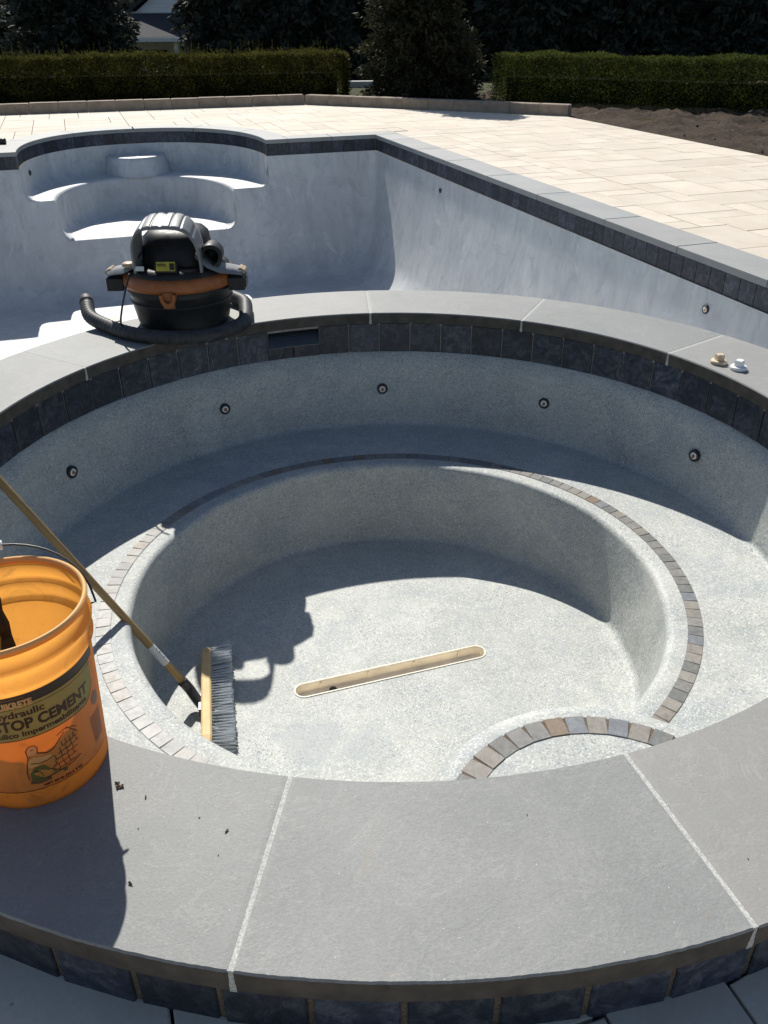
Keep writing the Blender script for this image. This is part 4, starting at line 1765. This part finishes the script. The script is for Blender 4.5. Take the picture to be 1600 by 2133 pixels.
# lid and motor housing: lofted rounded blocks
def loft(rows, n=40, ex=2.6):
    V, F = [], []
    for cx, cy, z, a, b in rows:
        for i in range(n):
            t = 2 * PI * i / n
            c, s_ = math.cos(t), math.sin(t)
            V.append((cx + a * math.copysign(abs(c) ** (2 / ex), c), cy + b * math.copysign(abs(s_) ** (2 / ex), s_), z))
    for j in range(len(rows) - 1):
        for i in range(n):
            i2 = (i + 1) % n
            F.append((j * n + i, j * n + i2, (j + 1) * n + i2, (j + 1) * n + i))
    F.append(tuple((len(rows) - 1) * n + i for i in range(n)))
    return V, F


v, f = loft([(0, 0, 0.250, 0.243, 0.243), (0, 0, 0.275, 0.238, 0.238), (0, 0, 0.290, 0.215, 0.215), (0, 0, 0.296, 0.15, 0.15)], 44, 2.05)
mk('lid', v, f, 'vac_black', vac, True)
v, f = loft([(0, 0.02, 0.285, 0.165, 0.165), (0, 0.02, 0.32, 0.16, 0.16), (0, 0.03, 0.37, 0.152, 0.15), (0, 0.04, 0.41, 0.145, 0.135), (0, 0.05, 0.432, 0.12, 0.11), (0, 0.05, 0.44, 0.07, 0.07)], 44, 3.2)
mk('motor_housing', v, f, 'vac_black', vac, True)


# ribbed strap handle arching across the lid; ribs run front to back
def strap():
    na_, nb_ = 221, 9
    V = []
    for lay in (0.0, -0.011):
        for j in range(nb_):
            b = j / (nb_ - 1)
            yb = -0.105 - 0.160 * b
            zt = 0.528 - 0.030 * b ** 1.8
            hw = 0.146 + 0.008 * b
            zb = 0.285
            for i in range(na_):
                t = PI * i / (na_ - 1)
                c, s_ = math.cos(t), math.sin(t)
                x = hw * math.copysign(abs(c) ** (2 / 3.4), c)
                z = zb + (zt - zb) * abs(s_) ** (2 / 3.4)
                yy = yb + 0.05 * (1 - abs(s_) ** 0.8)
                nx_, nz_ = c * 0.8, s_
                rib = 0.0
                if s_ > 0.25:
                    ph = (x / hw) * 7.0 * PI
                    rib = 0.0055 * (max(0, math.cos(ph)) ** 5) if lay == 0 else 0
                x += nx_ * (lay - rib) * (1 if lay else 1)
                z += nz_ * (lay - rib)
                V.append((x, yy, z))
    F = []
    w = na_
    o1 = na_ * nb_
    for j in range(nb_ - 1):
        for i in range(na_ - 1):
            q = j * w + i
            F.append((q, q + 1, q + w + 1, q + w))
            F.append((o1 + q, o1 + q + w, o1 + q + w + 1, o1 + q + 1))
    for i in range(na_ - 1):
        F.append((i, o1 + i, o1 + i + 1, i + 1))
        q = (nb_ - 1) * w + i
        F.append((q, q + 1, o1 + q + 1, o1 + q))
    return V, F


v, f = strap()
mk('handle', v, f, 'vac_grey', vac, True)
# grey shoulders left and right of the lid
for sx in (-1, 1):
    pts_ = [(sx * 0.12, -0.10, 0.36), (sx * 0.17, -0.10, 0.315), (sx * 0.22, -0.09, 0.288), (sx * 0.275, -0.07, 0.275), (sx * 0.315, -0.05, 0.262)]
    V, F = [], []
    for i, p in enumerate(pts_):
        hw = (0.075, 0.075, 0.07, 0.06, 0.052)[i]
        V += [(p[0], p[1] - hw, p[2] - 0.018), (p[0], p[1] - hw * 0.8, p[2]), (p[0], p[1] + hw * 0.8, p[2]), (p[0], p[1] + hw, p[2] - 0.018)]
    for i in range(4):
        for j in range(3):
            q = 4 * i + j
            F.append((q, q + 1, q + 5, q + 4))
    o = mk('shoulder', V, F, 'vac_grey', vac, True)
    # side latch
    MB().box((sx * 0.285, -0.05, 0.210), (0.075, 0.11, 0.070), 0.014).build('latch', 'vac_black', vac)
    MB().box((sx * 0.325, -0.05, 0.205), (0.006, 0.07, 0.04), 0.002).build('latch_tab', 'vac_black', vac)
    l = MB().box((sx * 0.312, -0.05, 0.262), (0.034, 0.075, 0.016), 0.005, Matrix.Rotation(sx * 0.5, 3, 'Y')).build('latch_grip', 'vac_cream', vac)
    for q in range(4):
        MB().box((sx * (0.301 + q * 0.007), -0.05, 0.2735 - q * 0.0038), (0.0025, 0.07, 0.003), 0, Matrix.Rotation(sx * 0.5, 3, 'Y')).build('ridge', 'vac_cream', l)
# cream power switch on the left shoulder
v, f = lathe([(0.03, 0.0), (0.03, 0.012), (0.024, 0.017), (0.0, 0.018)], 20)
mk('switch', v, f, 'vac_cream', vac, True, (-0.195, -0.14, 0.30))
# blower port facing the viewer
def lathe_dir(prof, d, n=28):
    v, f = lathe(prof, n)
    q = Vector((0, 0, 1)).rotation_difference(Vector(d).normalized())
    return [q @ Vector(p) for p in v], f


v, f = lathe_dir([(0.054, -0.16), (0.054, 0.0), (0.050, 0.008), (0.040, 0.010), (0.035, 0.004), (0.034, -0.10), (0.0, -0.10)], (0.12, -1.0, 0.10))
mk('blower_port', v, f, 'vac_black', vac, True, (0.185, -0.140, 0.340))
v, f = lathe_dir([(0.040, 0.0), (0.042, 0.011), (0.036, 0.012), (0.034, 0.0)], (0.12, -1.0, 0.10))
mk('port_ring', v, f, 'vac_black', vac, True, (0.185, -0.140, 0.340))
# orange hook at the front
V, F = [], []
for i in range(13):
    t = PI * i / 12
    x, z = 0.037 * math.cos(t), -0.062 * math.sin(t)
    k_ = 0.62
    for yy, s_ in ((-0.262, 1.0), (-0.292, 1.0), (-0.292, k_), (-0.262, k_)):
        V.append((x * s_, yy, 0.205 + z * s_))
for i in range(12):
    for j in range(4):
        j2 = (j + 1) % 4
        F.append((4 * i + j, 4 * i + j2, 4 * i + 4 + j2, 4 * i + 4 + j))
F += [(0, 1, 2, 3), (51, 50, 49, 48)]
hk = mk('drain_hook', V, F, 'vac_orange', vac)
MB().box((0, -0.268, 0.175), (0.05, 0.012, 0.07)).build('hook_back', 'vac_orange', hk)
# labels
def label_patch(x0, x1, z0, z1, R, mat, name, par, cy=0.0, n=8):
    V, F = [], []
    for z in (z0, z1):
        for i in range(n + 1):
            x = x0 + (x1 - x0) * i / n
            V.append((x, cy - math.sqrt(R * R - x * x), z))
    F = [(i, i + 1, n + 2 + i, n + 1 + i) for i in range(n)]
    return mk(name, V, F, mat, par)


yl = MB().box((-0.005, -0.226, 0.318), (0.085, 0.004, 0.040), 0.0, Matrix.Rotation(-0.35, 3, 'X')).build('warning_label', 'label_yellow', vac)
MB().box((-0.005, -0.205, 0.300), (0.10, 0.05, 0.035), 0.0, Matrix.Rotation(-0.35, 3, 'X')).build('label_base', 'vac_black', vac)
for i in range(4):
    MB().box((-0.022, -0.2292 + (i - 1.5) * 0.0029, 0.318 - (i - 1.5) * 0.0085), (0.042, 0.0015, 0.0035), 0, Matrix.Rotation(-0.35, 3, 'X')).build('print_line', 'ink_dark', yl)
MB().box((0.024, -0.2292, 0.318), (0.022, 0.0015, 0.03), 0, Matrix.Rotation(-0.35, 3, 'X')).build('print_block', 'ink_dark', yl)
MB().box((-0.128, -0.214, 0.306), (0.042, 0.004, 0.020), 0.0, Matrix.Rotation(-0.3, 3, 'X') @ Matrix.Rotation(0.0, 3, 'Z')).build('rating_label', 'label_white', vac)
# power cord
cp = spline([(-0.17, -0.235, 0.29), (-0.19, -0.275, 0.22), (-0.215, -0.285, 0.14), (-0.235, -0.265, 0.07), (-0.225, -0.235, 0.03), (-0.21, -0.25, 0.010), (-0.20, -0.20, 0.008), (-0.10, 0.1, 0.008)], 8)
v, f = tube(cp[:-9], 0.0045, 8)
mk('cord', v, f, 'black_plastic', vac, True)

# hose, lying loose round the vacuum
hp = [(-1.475, 1.440, 0.085), (-1.43, 1.33, 0.050), (-1.331, 1.19, 0.032), (-1.19, 1.075, 0.030), (-1.034, 1.018, 0.030), (-0.884, 1.022, 0.030), (-0.787, 1.075, 0.030), (-0.712, 1.170, 0.030), (-0.690, 1.32, 0.032), (-0.705, 1.46, 0.034), (-0.735, 1.60, 0.036), (-0.82, 1.70, 0.040)]
hp = [(x, y if y > 1.3 else y + 0.055, z) for x, y, z in hp]
cp = spline(hp, 26)
rad = [0.033 + 0.0012 * math.cos(i * PI / 2.0) for i in range(len(cp))]
v, f = tube(cp, rad, 14, True)
hose = thing('vacuum_hose', 'black corrugated hose curled round the front of the vacuum', 'hose', (cp[0].x, cp[0].y, 0.0))
sub = Vector((cp[0].x, cp[0].y, 0.0))
mk('tubing', [Vector(p) - sub for p in v], f, 'hose_black', hose, True)
d0 = (cp[0] - cp[6]).normalized()
v, f = tube([cp[4], cp[0] + d0 * 0.03], [0.034, 0.034], 18)
mk('cuff', [Vector(p) - sub for p in v], f, 'hose_black', hose, True)
jm = len(cp) // 2 + 6
v, f = tube(cp[jm:jm + 10], 0.0335, 18)
mk('coupling', [Vector(p) - sub for p in v], f, 'black_plastic', hose, True)

# ------------------------------------------------------------------ push broom
bl0, bl1 = Vector((-0.757, 0.030, FZ + 0.034)), Vector((-0.660, -0.510, FZ + 0.034))
bd = (bl1 - bl0)
bl = bd.length
bd.normalize()
bn = Vector((0, 0, 1)).cross(bd).normalized()      # towards the bristles (+x)
if bn.x < 0:
    bn = -bn
bc = (bl0 + bl1) / 2
broom = thing('push_broom', 'push broom with wooden head and grey bristles lying on spa floor', 'broom', (bc.x, bc.y, FZ + 0.002))
org = Vector((bc.x, bc.y, FZ + 0.002))
ZU = Vector((0, 0, 1))


def bp(x, y, z):
    """x along block, y towards bristles, z up -> local to broom"""
    return bc - org + bd * x + bn * y + ZU * z


# block: tapered ends
V, F = [], []
sec = [(-0.5, 0.55), (-0.47, 0.85), (-0.42, 1.0), (0.42, 1.0), (0.47, 0.85), (0.5, 0.55)]
for t, s_ in sec:
    hy, hz_ = 0.019 * (0.6 + 0.4 * s_), 0.031 * s_
    c = 0.006
    for y, z in ((-hy, -hz_ + c), (-hy, hz_ - c), (-hy + c, hz_), (hy - c, hz_), (hy, hz_ - c), (hy, -hz_ + c), (hy - c, -hz_), (-hy + c, -hz_)):
        V.append(bp(t * bl, y, z))
for i in range(len(sec) - 1):
    for j in range(8):
        j2 = (j + 1) % 8
        F.append((8 * i + j, 8 * i + j2, 8 * i + 8 + j2, 8 * i + 8 + j))
F += [tuple(range(7, -1, -1)), tuple(8 * (len(sec) - 1) + j for j in range(8))]
mk('head_block', V, F, 'wood_block', broom)
# bristle tufts
mb = MB()
rs = random.Random(3)
for i in range(36):
    for j in range(4):
        x = -0.475 * bl + 0.95 * bl * i / 35 + rs.uniform(-0.002, 0.002)
        z = -0.023 + 0.0155 * j
        fx = (i / 35 - 0.5) * 0.035
        for q in range(3):
            dx, dz = rs.uniform(-0.009, 0.009) + fx * 0.6, rs.uniform(-0.004, 0.005)
            ln = 0.078 + rs.uniform(-0.006, 0.005)
            zt = max(z + dz, -0.031)
            if rs.random() < 0.03:
                dx *= 3
            mb.add(*tube([bp(x + rs.uniform(-0.002, 0.002), 0.017, z), bp(x + dx * 0.5, 0.06, (z + zt) / 2), bp(x + dx, 0.019 + ln, zt)], [0.0022, 0.0025, 0.0028], 4, True))
o = mb.build('bristles', 'bristle', broom)
o['kind'] = 'stuff'
# handle: from the back of the block up to the left
H0 = Vector((-0.770, -0.241, -0.895))
H1 = Vector((-1.299, -0.195, -0.03))
hd = (H1 - H0).normalized()
pts_ = [H0 + hd * t for t in (0.0, 0.2, 0.5, 0.8, 1.1, 1.33, 1.34)]
v, f = tube(pts_, [0.0145, 0.0142, 0.014, 0.014, 0.014, 0.0135, 0.008], 16)
v = [Vector(p) for p in v]
qd = hd.rotation_difference(Vector((0, 0, 1)))
# keep the grain running along the pole: local z is the pole axis
ho = mk('pole', [qd @ (p - H0) for p in v], f, 'wood_handle', broom, True)
ho.rotation_mode = 'QUATERNION'
ho.rotation_quaternion = qd.inverted()
ho.location = H0 - org
# silver sticker
v, f = tube([Vector((0, 0, 0.140)), Vector((0, 0, 0.232))], [0.0150, 0.0149], 16, False)
st_ = mk('sticker', v, f, 'label_white', ho, True)
for z, l_ in ((0.165, 0.012), (0.19, 0.018), (0.21, 0.008)):
    v, f = tube([Vector((0, 0, z)), Vector((0, 0, z + l_ * 0.4))], [0.01515, 0.01515], 16, False)
    mk('print_mark', v, [q for i, q in enumerate(f) if i in (3, 4, 5, 11)], 'ink_grey', ho, True)
# socket
S1 = bc + bn * -0.018 + bd * 0.045
pts_ = spline([H0 + hd * 0.045, H0, H0.lerp(S1, 0.55) + Vector((0, 0, -0.004)), S1], 5)
v, f = tube(pts_, [0.019 + 0.0 * i for i in range(len(pts_))], 12)
mk('socket', [Vector(p) - org for p in v], f, 'black_plastic', broom, True)
MB().add(*[[bp(0.045 + x, -0.022 + y, z) for x, y, z in cbox(0.085, 0.014, 0.040, 0.0)[0]], cbox(0.085, 0.014, 0.040, 0.0)[1]]).build('bracket', 'black_plastic', broom)

# ------------------------------------------------------------------ bucket
BX, BY = -0.729, -1.444
bucket = thing('bucket', 'orange plastic cement bucket with printed label at left on near coping', 'bucket', (BX, BY, 0.0))
HB = 0.388


def br_(z):
    return 0.129 + 0.018 * z / 0.37


prof = [(0.0, 0.012), (0.120, 0.012), (0.126, 0.002), (0.129, 0.0), (0.1298, 0.008)]
for z in (0.03, 0.06, 0.10, 0.14, 0.18, 0.22, 0.26, 0.285):
    prof.append((br_(z), z))
prof += [(0.1440, 0.290), (0.1505, 0.294), (0.1515, 0.300), (0.1500, 0.306), (0.1490, 0.318), (0.1500, 0.330), (0.1545, 0.333), (0.1552, 0.339), (0.1520, 0.344), (0.1485, 0.350), (0.1488, 0.372), (0.1535, 0.374), (0.1545, 0.381), (0.1530, 0.387), (0.1495, HB), (0.1460, 0.385), (0.1450, 0.376)]
v, f = lathe(prof, 72)
mk('body', v, f, 'bucket_orange', bucket, True)
v, f = lathe([(0.1451, 0.380), (0.1462, 0.3862), (0.1496, 0.3892), (0.1532, 0.3882), (0.1550, 0.3825)], 72)
mk('rim', v, f, 'bucket_orange_lit', bucket, True)
A0 = math.radians(-60.9)


def cyl(th, z, off=0.0006):
    a = A0 + math.radians(th)
    r = br_(z) + off
    return (r * math.cos(a), r * math.sin(a), z)


def band(th0, th1, z0, z1, mat, name, par, off=0.0005, n=40):
    V = [cyl(th0 + (th1 - th0) * i / n, z, off) for z in (z0, z1) for i in range(n + 1)]
    F = [(i, i + 1, n + 2 + i, n + 1 + i) for i in range(n)]
    return mk(name, V, F, mat, par, True)


lab = band(-100, 66, 0.046, 0.283, 'label_orange', 'label', bucket, 0.0004)
band(-100, 66, 0.261, 0.2835, 'label_black', 'black_stripe', lab, 0.0007)
# olive panel, with a rounded right end
V, F = [], []
n = 60
for i in range(n + 1):
    th = -100 + (158) * i / n
    e = max(0.0, (th - 44) / 14)
    lo = 0.180 + 0.034 * e ** 2
    V += [cyl(th, lo, 0.0008), cyl(th, 0.262, 0.0008)]
F = [(2 * i, 2 * i + 2, 2 * i + 3, 2 * i + 1) for i in range(n)]
pan = mk('olive_panel', V, F, 'label_olive', lab, True)


def stroke(pts_, w, mat, name, par, off=0.0012):
    """thin printed line through (theta, z) points"""
    V, F = [], []
    for i, (th, z) in enumerate(pts_):
        a = pts_[max(i - 1, 0)]
        b = pts_[min(i + 1, len(pts_) - 1)]
        dx, dz = math.radians(b[0] - a[0]) * 0.138, b[1] - a[1]
        l_ = math.hypot(dx, dz) or 1
        nx_, nz_ = -dz / l_ * w / 2, dx / l_ * w / 2
        for s_ in (1, -1):
            V.append(cyl(th + s_ * math.degrees(nx_ / 0.138), z + s_ * nz_, off))
    F = [(2 * i, 2 * i + 1, 2 * i + 3, 2 * i + 2) for i in range(len(pts_) - 1)]
    return V, F


def strokes(list_, mat, name, par, off=0.0012):
    mb = MB()
    for pts_, w in list_:
        mb.add(*stroke(pts_, w, mat, name, par, off))
    return mb.build(name, mat, par)


ln_ = lambda z, a=-100, b=66, n=40: [(a + (b - a) * i / n, z) for i in range(n + 1)]
edge = [(-100 + 158 * i / 60, 0.180 + 0.034 * max(0, (-100 + 158 * i / 60 - 44) / 14) ** 2) for i in range(61)]
strokes([(edge, 0.0016), (ln_(0.2545, -100, 60), 0.0012), (ln_(0.262, -100, 62), 0.0012), (ln_(0.046), 0.0014)], 'ink_brown', 'rule_lines', lab)


def text_on(body, th0, z, size, mat, name, par, width=None, bold=0.0, shear=0.0, off=0.0012, right=None):
    cu = bpy.data.curves.new('txt', 'FONT')
    cu.body = body
    cu.size = size
    cu.offset = bold
    cu.shear = shear
    cu.resolution_u = 3
    to = bpy.data.objects.new('txt', cu)
    COL.objects.link(to)
    bpy.context.view_layer.update()
    dg = bpy.context.evaluated_depsgraph_get()
    me = to.evaluated_get(dg).to_mesh()
    vs_ = [tuple(v.co) for v in me.vertices]
    fs = [tuple(p.vertices) for p in me.polygons]
    to.evaluated_get(dg).to_mesh_clear()
    bpy.data.objects.remove(to)
    bpy.data.curves.remove(cu)
    x0, x1 = min(p[0] for p in vs_), max(p[0] for p in vs_)
    sx = 1.0 if width is None else width / (x1 - x0)
    V = []
    for x, y, _ in vs_:
        th = th0 + math.degrees((x - x0) * sx / 0.1385)
        V.append(cyl(th, z + y, off))
    return mk(name, V, fs, mat, par)


arc = lambda d_: math.radians(d_) * 0.1385
text_on('QUIKRETE', -24, 0.2570, 0.0200, 'ink_cream', 'brand_lettering', lab, arc(28), 0.0010, off=0.0016)
strokes([([(-20 + 2.2 * q, 0.2775), (-18.4 + 2.2 * q, 0.2775)], 0.0035) for q in range(9)], 'ink_line', 'small_print', lab)
text_on('Hydraulic', -25, 0.2345, 0.0215, 'ink_brown', 'lettering', lab, arc(36), 0.0007)
text_on('STOP CEMENT', -26.5, 0.2050, 0.0330, 'ink_brown', 'lettering', lab, arc(75.5), 0.0014)
text_on('Cemento Hidráulico Impermeabilizante', -72, 0.1880, 0.0170, 'ink_brown', 'lettering', lab, arc(118), 0.0006)
text_on('NET 50 lb (22.6 KG)', -4, 0.0510, 0.0085, 'ink_brown', 'small_lettering', lab, arc(33), 0.0003)
# round seal
ring_ = [(58 + 5.6 * math.cos(t), 0.168 + 0.0145 * math.sin(t)) for t in [2 * PI * i / 24 for i in range(25)]]
V = [cyl(58, 0.168, 0.0013)] + [cyl(a, z, 0.0013) for a, z in ring_[:-1]]
se = mk('seal', V, [(0, 1 + i, 1 + (i + 1) % 24) for i in range(24)], 'ink_grey', lab)
strokes([([(58 + 4.2 * math.cos(t), 0.168 + 0.0108 * math.sin(t)) for t in [2 * PI * i / 24 for i in range(25)]], 0.0009), ([(56.5, 0.162), (57.2, 0.174), (59.4, 0.172), (58, 0.167), (59.6, 0.162)], 0.0012)], 'label_tan', 'seal_mark', se, 0.0018)
# small print block
lines_ = []
for i in range(11):
    z = 0.136 - i * 0.0062
    lines_.append(([(46 + 0.2 * i, z), (54, z), (62.5, z)], 0.0032))
strokes(lines_, 'ink_line', 'small_print', lab)


# drawing of a mason laying blocks (flat print)
def area_on(pts_, mat, name, par, off):
    V = [cyl(a, z, off) for a, z in pts_]
    return mk(name, V, [tuple(range(len(V)))], mat, par)


fig = area_on([(-12, 0.072), (-13, 0.095), (-12, 0.115), (-9, 0.135), (-4, 0.142), (4, 0.134), (12, 0.140), (22, 0.158), (30, 0.150), (28, 0.135), (20, 0.112), (10, 0.098), (6, 0.072)], 'label_tan', 'print_drawing', lab, 0.0010)
area_on([(-11.5, 0.070), (-11, 0.090), (-7, 0.104), (0, 0.104), (4, 0.090), (10, 0.078), (17, 0.072), (16, 0.066), (0, 0.066)], 'ink_green', 'trousers', fig, 0.0013)
area_on([(-9, 0.137), (-9.5, 0.150), (-7, 0.158), (-3, 0.158), (-1.5, 0.149), (-2.5, 0.139), (-5, 0.135)], 'ink_cream', 'face', fig, 0.0013)
area_on([(-11.5, 0.106), (-10.5, 0.124), (-6, 0.131), (0, 0.126), (7, 0.124), (8, 0.117), (0, 0.112), (-6, 0.106)], 'ink_cream', 'shirt', fig, 0.0013)
area_on([(-13, 0.064), (-12.5, 0.073), (-5, 0.073), (3, 0.069), (3, 0.062), (-6, 0.060)], 'ink_line', 'boots', fig, 0.0014)
bk = []
for r_, (a_, b_, z_) in enumerate(((6, 24, 0.078), (7, 27, 0.091), (9, 29, 0.104), (12, 31, 0.117), (16, 30, 0.130))):
    bk.append(([(a_, z_), ((a_ + b_) / 2, z_ + 0.003), (b_, z_ + 0.006)], 0.0011))
    for q in range(4):
        t = a_ + (b_ - a_) * (q + (0.5 if r_ % 2 else 0.15)) / 4
        zz = z_ + 0.006 * (t - a_) / (b_ - a_)
        bk.append(([(t, zz), (t - 0.3, zz + 0.006), (t - 0.5, zz + 0.012)], 0.0010))
bk += [([(-13, 0.075), (-13.2, 0.095), (-11.5, 0.115), (-9.5, 0.132), (-9.8, 0.150), (-7, 0.159), (-3, 0.159), (-1.4, 0.150), (-2.4, 0.138)], 0.0013),
       ([(-2, 0.138), (4, 0.131), (9, 0.133), (14, 0.146), (20, 0.160)], 0.0014), ([(-9, 0.116), (-3, 0.112), (3, 0.113), (9, 0.118)], 0.0012),
       ([(14, 0.160), (20, 0.166), (27, 0.160), (31, 0.154)], 0.0012), ([(22, 0.168), (28, 0.150), (31, 0.140)], 0.0012),
       ([(-6.5, 0.149), (-5.5, 0.1495), (-4.5, 0.149)], 0.0011), ([(-8, 0.096), (-4, 0.090), (-2, 0.078)], 0.0011), ([(-1, 0.070), (10, 0.074), (22, 0.077), (30, 0.083)], 0.0016)]
strokes([(p_, w__ * 1.35) for p_, w__ in bk], 'ink_brown', 'outlines', fig, 0.0017)

# bail handle
knob = Vector((-0.592 - BX, -1.36 - BY, 0.325))
ka = math.atan2(knob.y, knob.x)
K1 = Vector((0.160 * math.cos(ka), 0.160 * math.sin(ka), 0.325))
K2 = Vector((-0.160 * math.cos(ka), -0.160 * math.sin(ka), 0.325))
side = Vector((-math.sin(ka), math.cos(ka), 0))      # far side of the rim
wpts = []
for i in range(25):
    t = PI * i / 24
    c, s_ = math.cos(t), math.sin(t)
    rr_ = 0.166
    wpts.append(Vector((rr_ * c * math.cos(ka), rr_ * c * math.sin(ka), 0.325)) + side * (0.163 * s_) + Vector((0, 0, 0.088 * s_ ** 0.6 if s_ > 0 else 0)))
wpts = [K1 * 0.96 + Vector((0, 0, 0.32 * 0.04))] + wpts + [K2 * 0.96 + Vector((0, 0, 0.32 * 0.04))]
v, f = tube(wpts, 0.0024, 8)
mk('bail', v, f, 'wire', bucket, True)
v, f = tube(wpts[11:17], 0.0095, 12)
mk('grip', v, f, 'white_plastic', bucket, True)
for kk in (K1, K2):
    d = Vector((kk.x, kk.y, 0)).normalized()
    v, f = lathe_dir([(0.0, 0.006), (0.008, 0.005), (0.010, 0.002), (0.010, -0.006)], d, 14)
    mk('ear', [Vector(p) + Vector((d.x * 0.151, d.y * 0.151, 0.322)) for p in v], f, 'bucket_orange_lit', bucket, True)

# stirring sticks in the bucket
def rough_stick(name, a, b, r, label):
    a, b = Vector(a), Vector(b)
    rs_ = random.Random(hash(name) % 97 if False else len(label))
    n_ = 16
    pts_ = []
    side_ = (b - a).cross(Vector((0, 1, 0))).normalized()
    for i in range(n_ + 1):
        pts_.append(a.lerp(b, i / n_) + Vector((rs_.uniform(-1, 1), rs_.uniform(-1, 1), 0)) * r * 0.22)
    v, f = tube(pts_, [r * rs_.uniform(0.8, 1.2) for _ in pts_], 9)
    o = mk(name, [Vector(p) - a for p in v], f, 'stick_wood', None, False, a)
    return tag(o, label, 'stick')


rough_stick('stirring_stick', (-0.680, -1.500, 0.016), (-0.790, -1.352, 0.352), 0.0135, 'thick cement-crusted stick leaning inside the orange bucket')
rough_stick('stirring_stick', (-0.700, -1.540, 0.016), (-0.800, -1.452, 0.300), 0.011, 'shorter stick at picture edge low inside the orange bucket')


# ------------------------------------------------------------------ small things
def plug(x, y, mat, rz, label):
    t = thing('drain_plug', label, 'plug', (x, y, 0.0005), rz)
    v, f = lathe([(0.0, 0.0), (0.030, 0.0), (0.034, 0.003), (0.034, 0.012), (0.032, 0.015), (0.020, 0.016), (0.0, 0.016)], 28)
    mk('flange', v, f, mat, t, True)
    v, f = cbox(0.030, 0.030, 0.026, 0.002)
    mk('square_head', v, f, mat, t, False, (0, 0, 0.028))
    v, f = lathe([(0.0155, 0.0411), (0.0145, 0.0412), (0.0, 0.0412)], 4)
    return t


plug(1.394, 0.763, 'aged_plug', 0.10, 'stained tan threaded pipe plug with square head on spa coping')
plug(1.452, 0.690, 'white_plastic', 0.75, 'clean white threaded pipe plug with square head on spa coping')


def bit(x, y, s_, mat, label, cat='leaf', seed=1):
    rs_ = random.Random(seed)
    bm = bmesh.new()
    bmesh.ops.create_grid(bm, x_segments=5, y_segments=3, size=0.5)
    for vv in bm.verts:
        vv.co.x *= s_ * rs_.uniform(0.8, 1.3)
        vv.co.y *= s_ * 0.45 * rs_.uniform(0.6, 1.3)
        vv.co.z = s_ * (0.12 + rs_.uniform(0, 0.35))
    me = bpy.data.meshes.new('bit')
    bm.to_mesh(me)
    bm.free()
    me.materials.append(MAT[mat])
    o = bpy.data.objects.new('leaf_scrap' if cat == 'leaf' else 'dirt_crumb', me)
    COL.objects.link(o)
    o.location = (x, y, 0.0005)
    o.rotation_euler.z = rs_.uniform(0, 6)
    sm = o.modifiers.new('thick', 'SOLIDIFY')
    sm.thickness = s_ * 0.12
    return tag(o, label, cat)


bit(-0.550, -1.523, 0.013, 'leaf_dry', 'curled brown leaf scrap beside the bucket on near coping', 'leaf', 1)
bit(-0.558, -1.513, 0.008, 'bark_bit', 'dark twig scrap touching the brown leaf scrap by the bucket', 'leaf', 2)
bit(-0.494, -1.549, 0.006, 'leaf_dry', 'tiny brown leaf crumb right of the leaf scrap by bucket', 'leaf', 3)
bit(-0.326, -1.629, 0.007, 'leaf_dry', 'brown leaf crumb in the middle of the left coping slab', 'leaf', 4)
bit(-0.4756, -1.738, 0.008, 'bark_bit', 'dark brown clump near the bucket shadow edge on coping', 'leaf', 5)
for i, (x, y, lb) in enumerate(((-0.382, -1.598, 'tiny dark speck on left coping slab, farthest from camera'), (-0.333, -1.681, 'tiny dark speck on left coping slab nearest its joint'),
                                (0.607, -1.698, 'tiny dark crumb on right coping slab by picture edge'), (0.231, -1.598, 'tiny dark speck on the middle coping slab'), (-0.4906, -1.622, 'tiny dark speck left of leaf crumbs, close to bucket shadow'))):
    bit(x, y, 0.003, 'bark_bit', lb, 'crumb', 20 + i)

# black fitting at the left picture edge, lying on the far coping
bo = thing('hose_end', 'black hose end lying on far pool coping at left picture edge', 'hose', (-5.02, 9.36, Z_POOL))
v, f = tube(spline([(0.10, 0.02, 0.033), (-0.1, 0.0, 0.033), (-0.5, 0.1, 0.033), (-0.9, -0.05, 0.033)], 6), 0.033, 12)
mk('tubing', v, f, 'hose_black', bo, True)
v, f = tube([(0.05, 0.015, 0.036), (0.11, 0.021, 0.036)], 0.036, 14)
mk('cuff', v, f, 'black_plastic', bo, True)
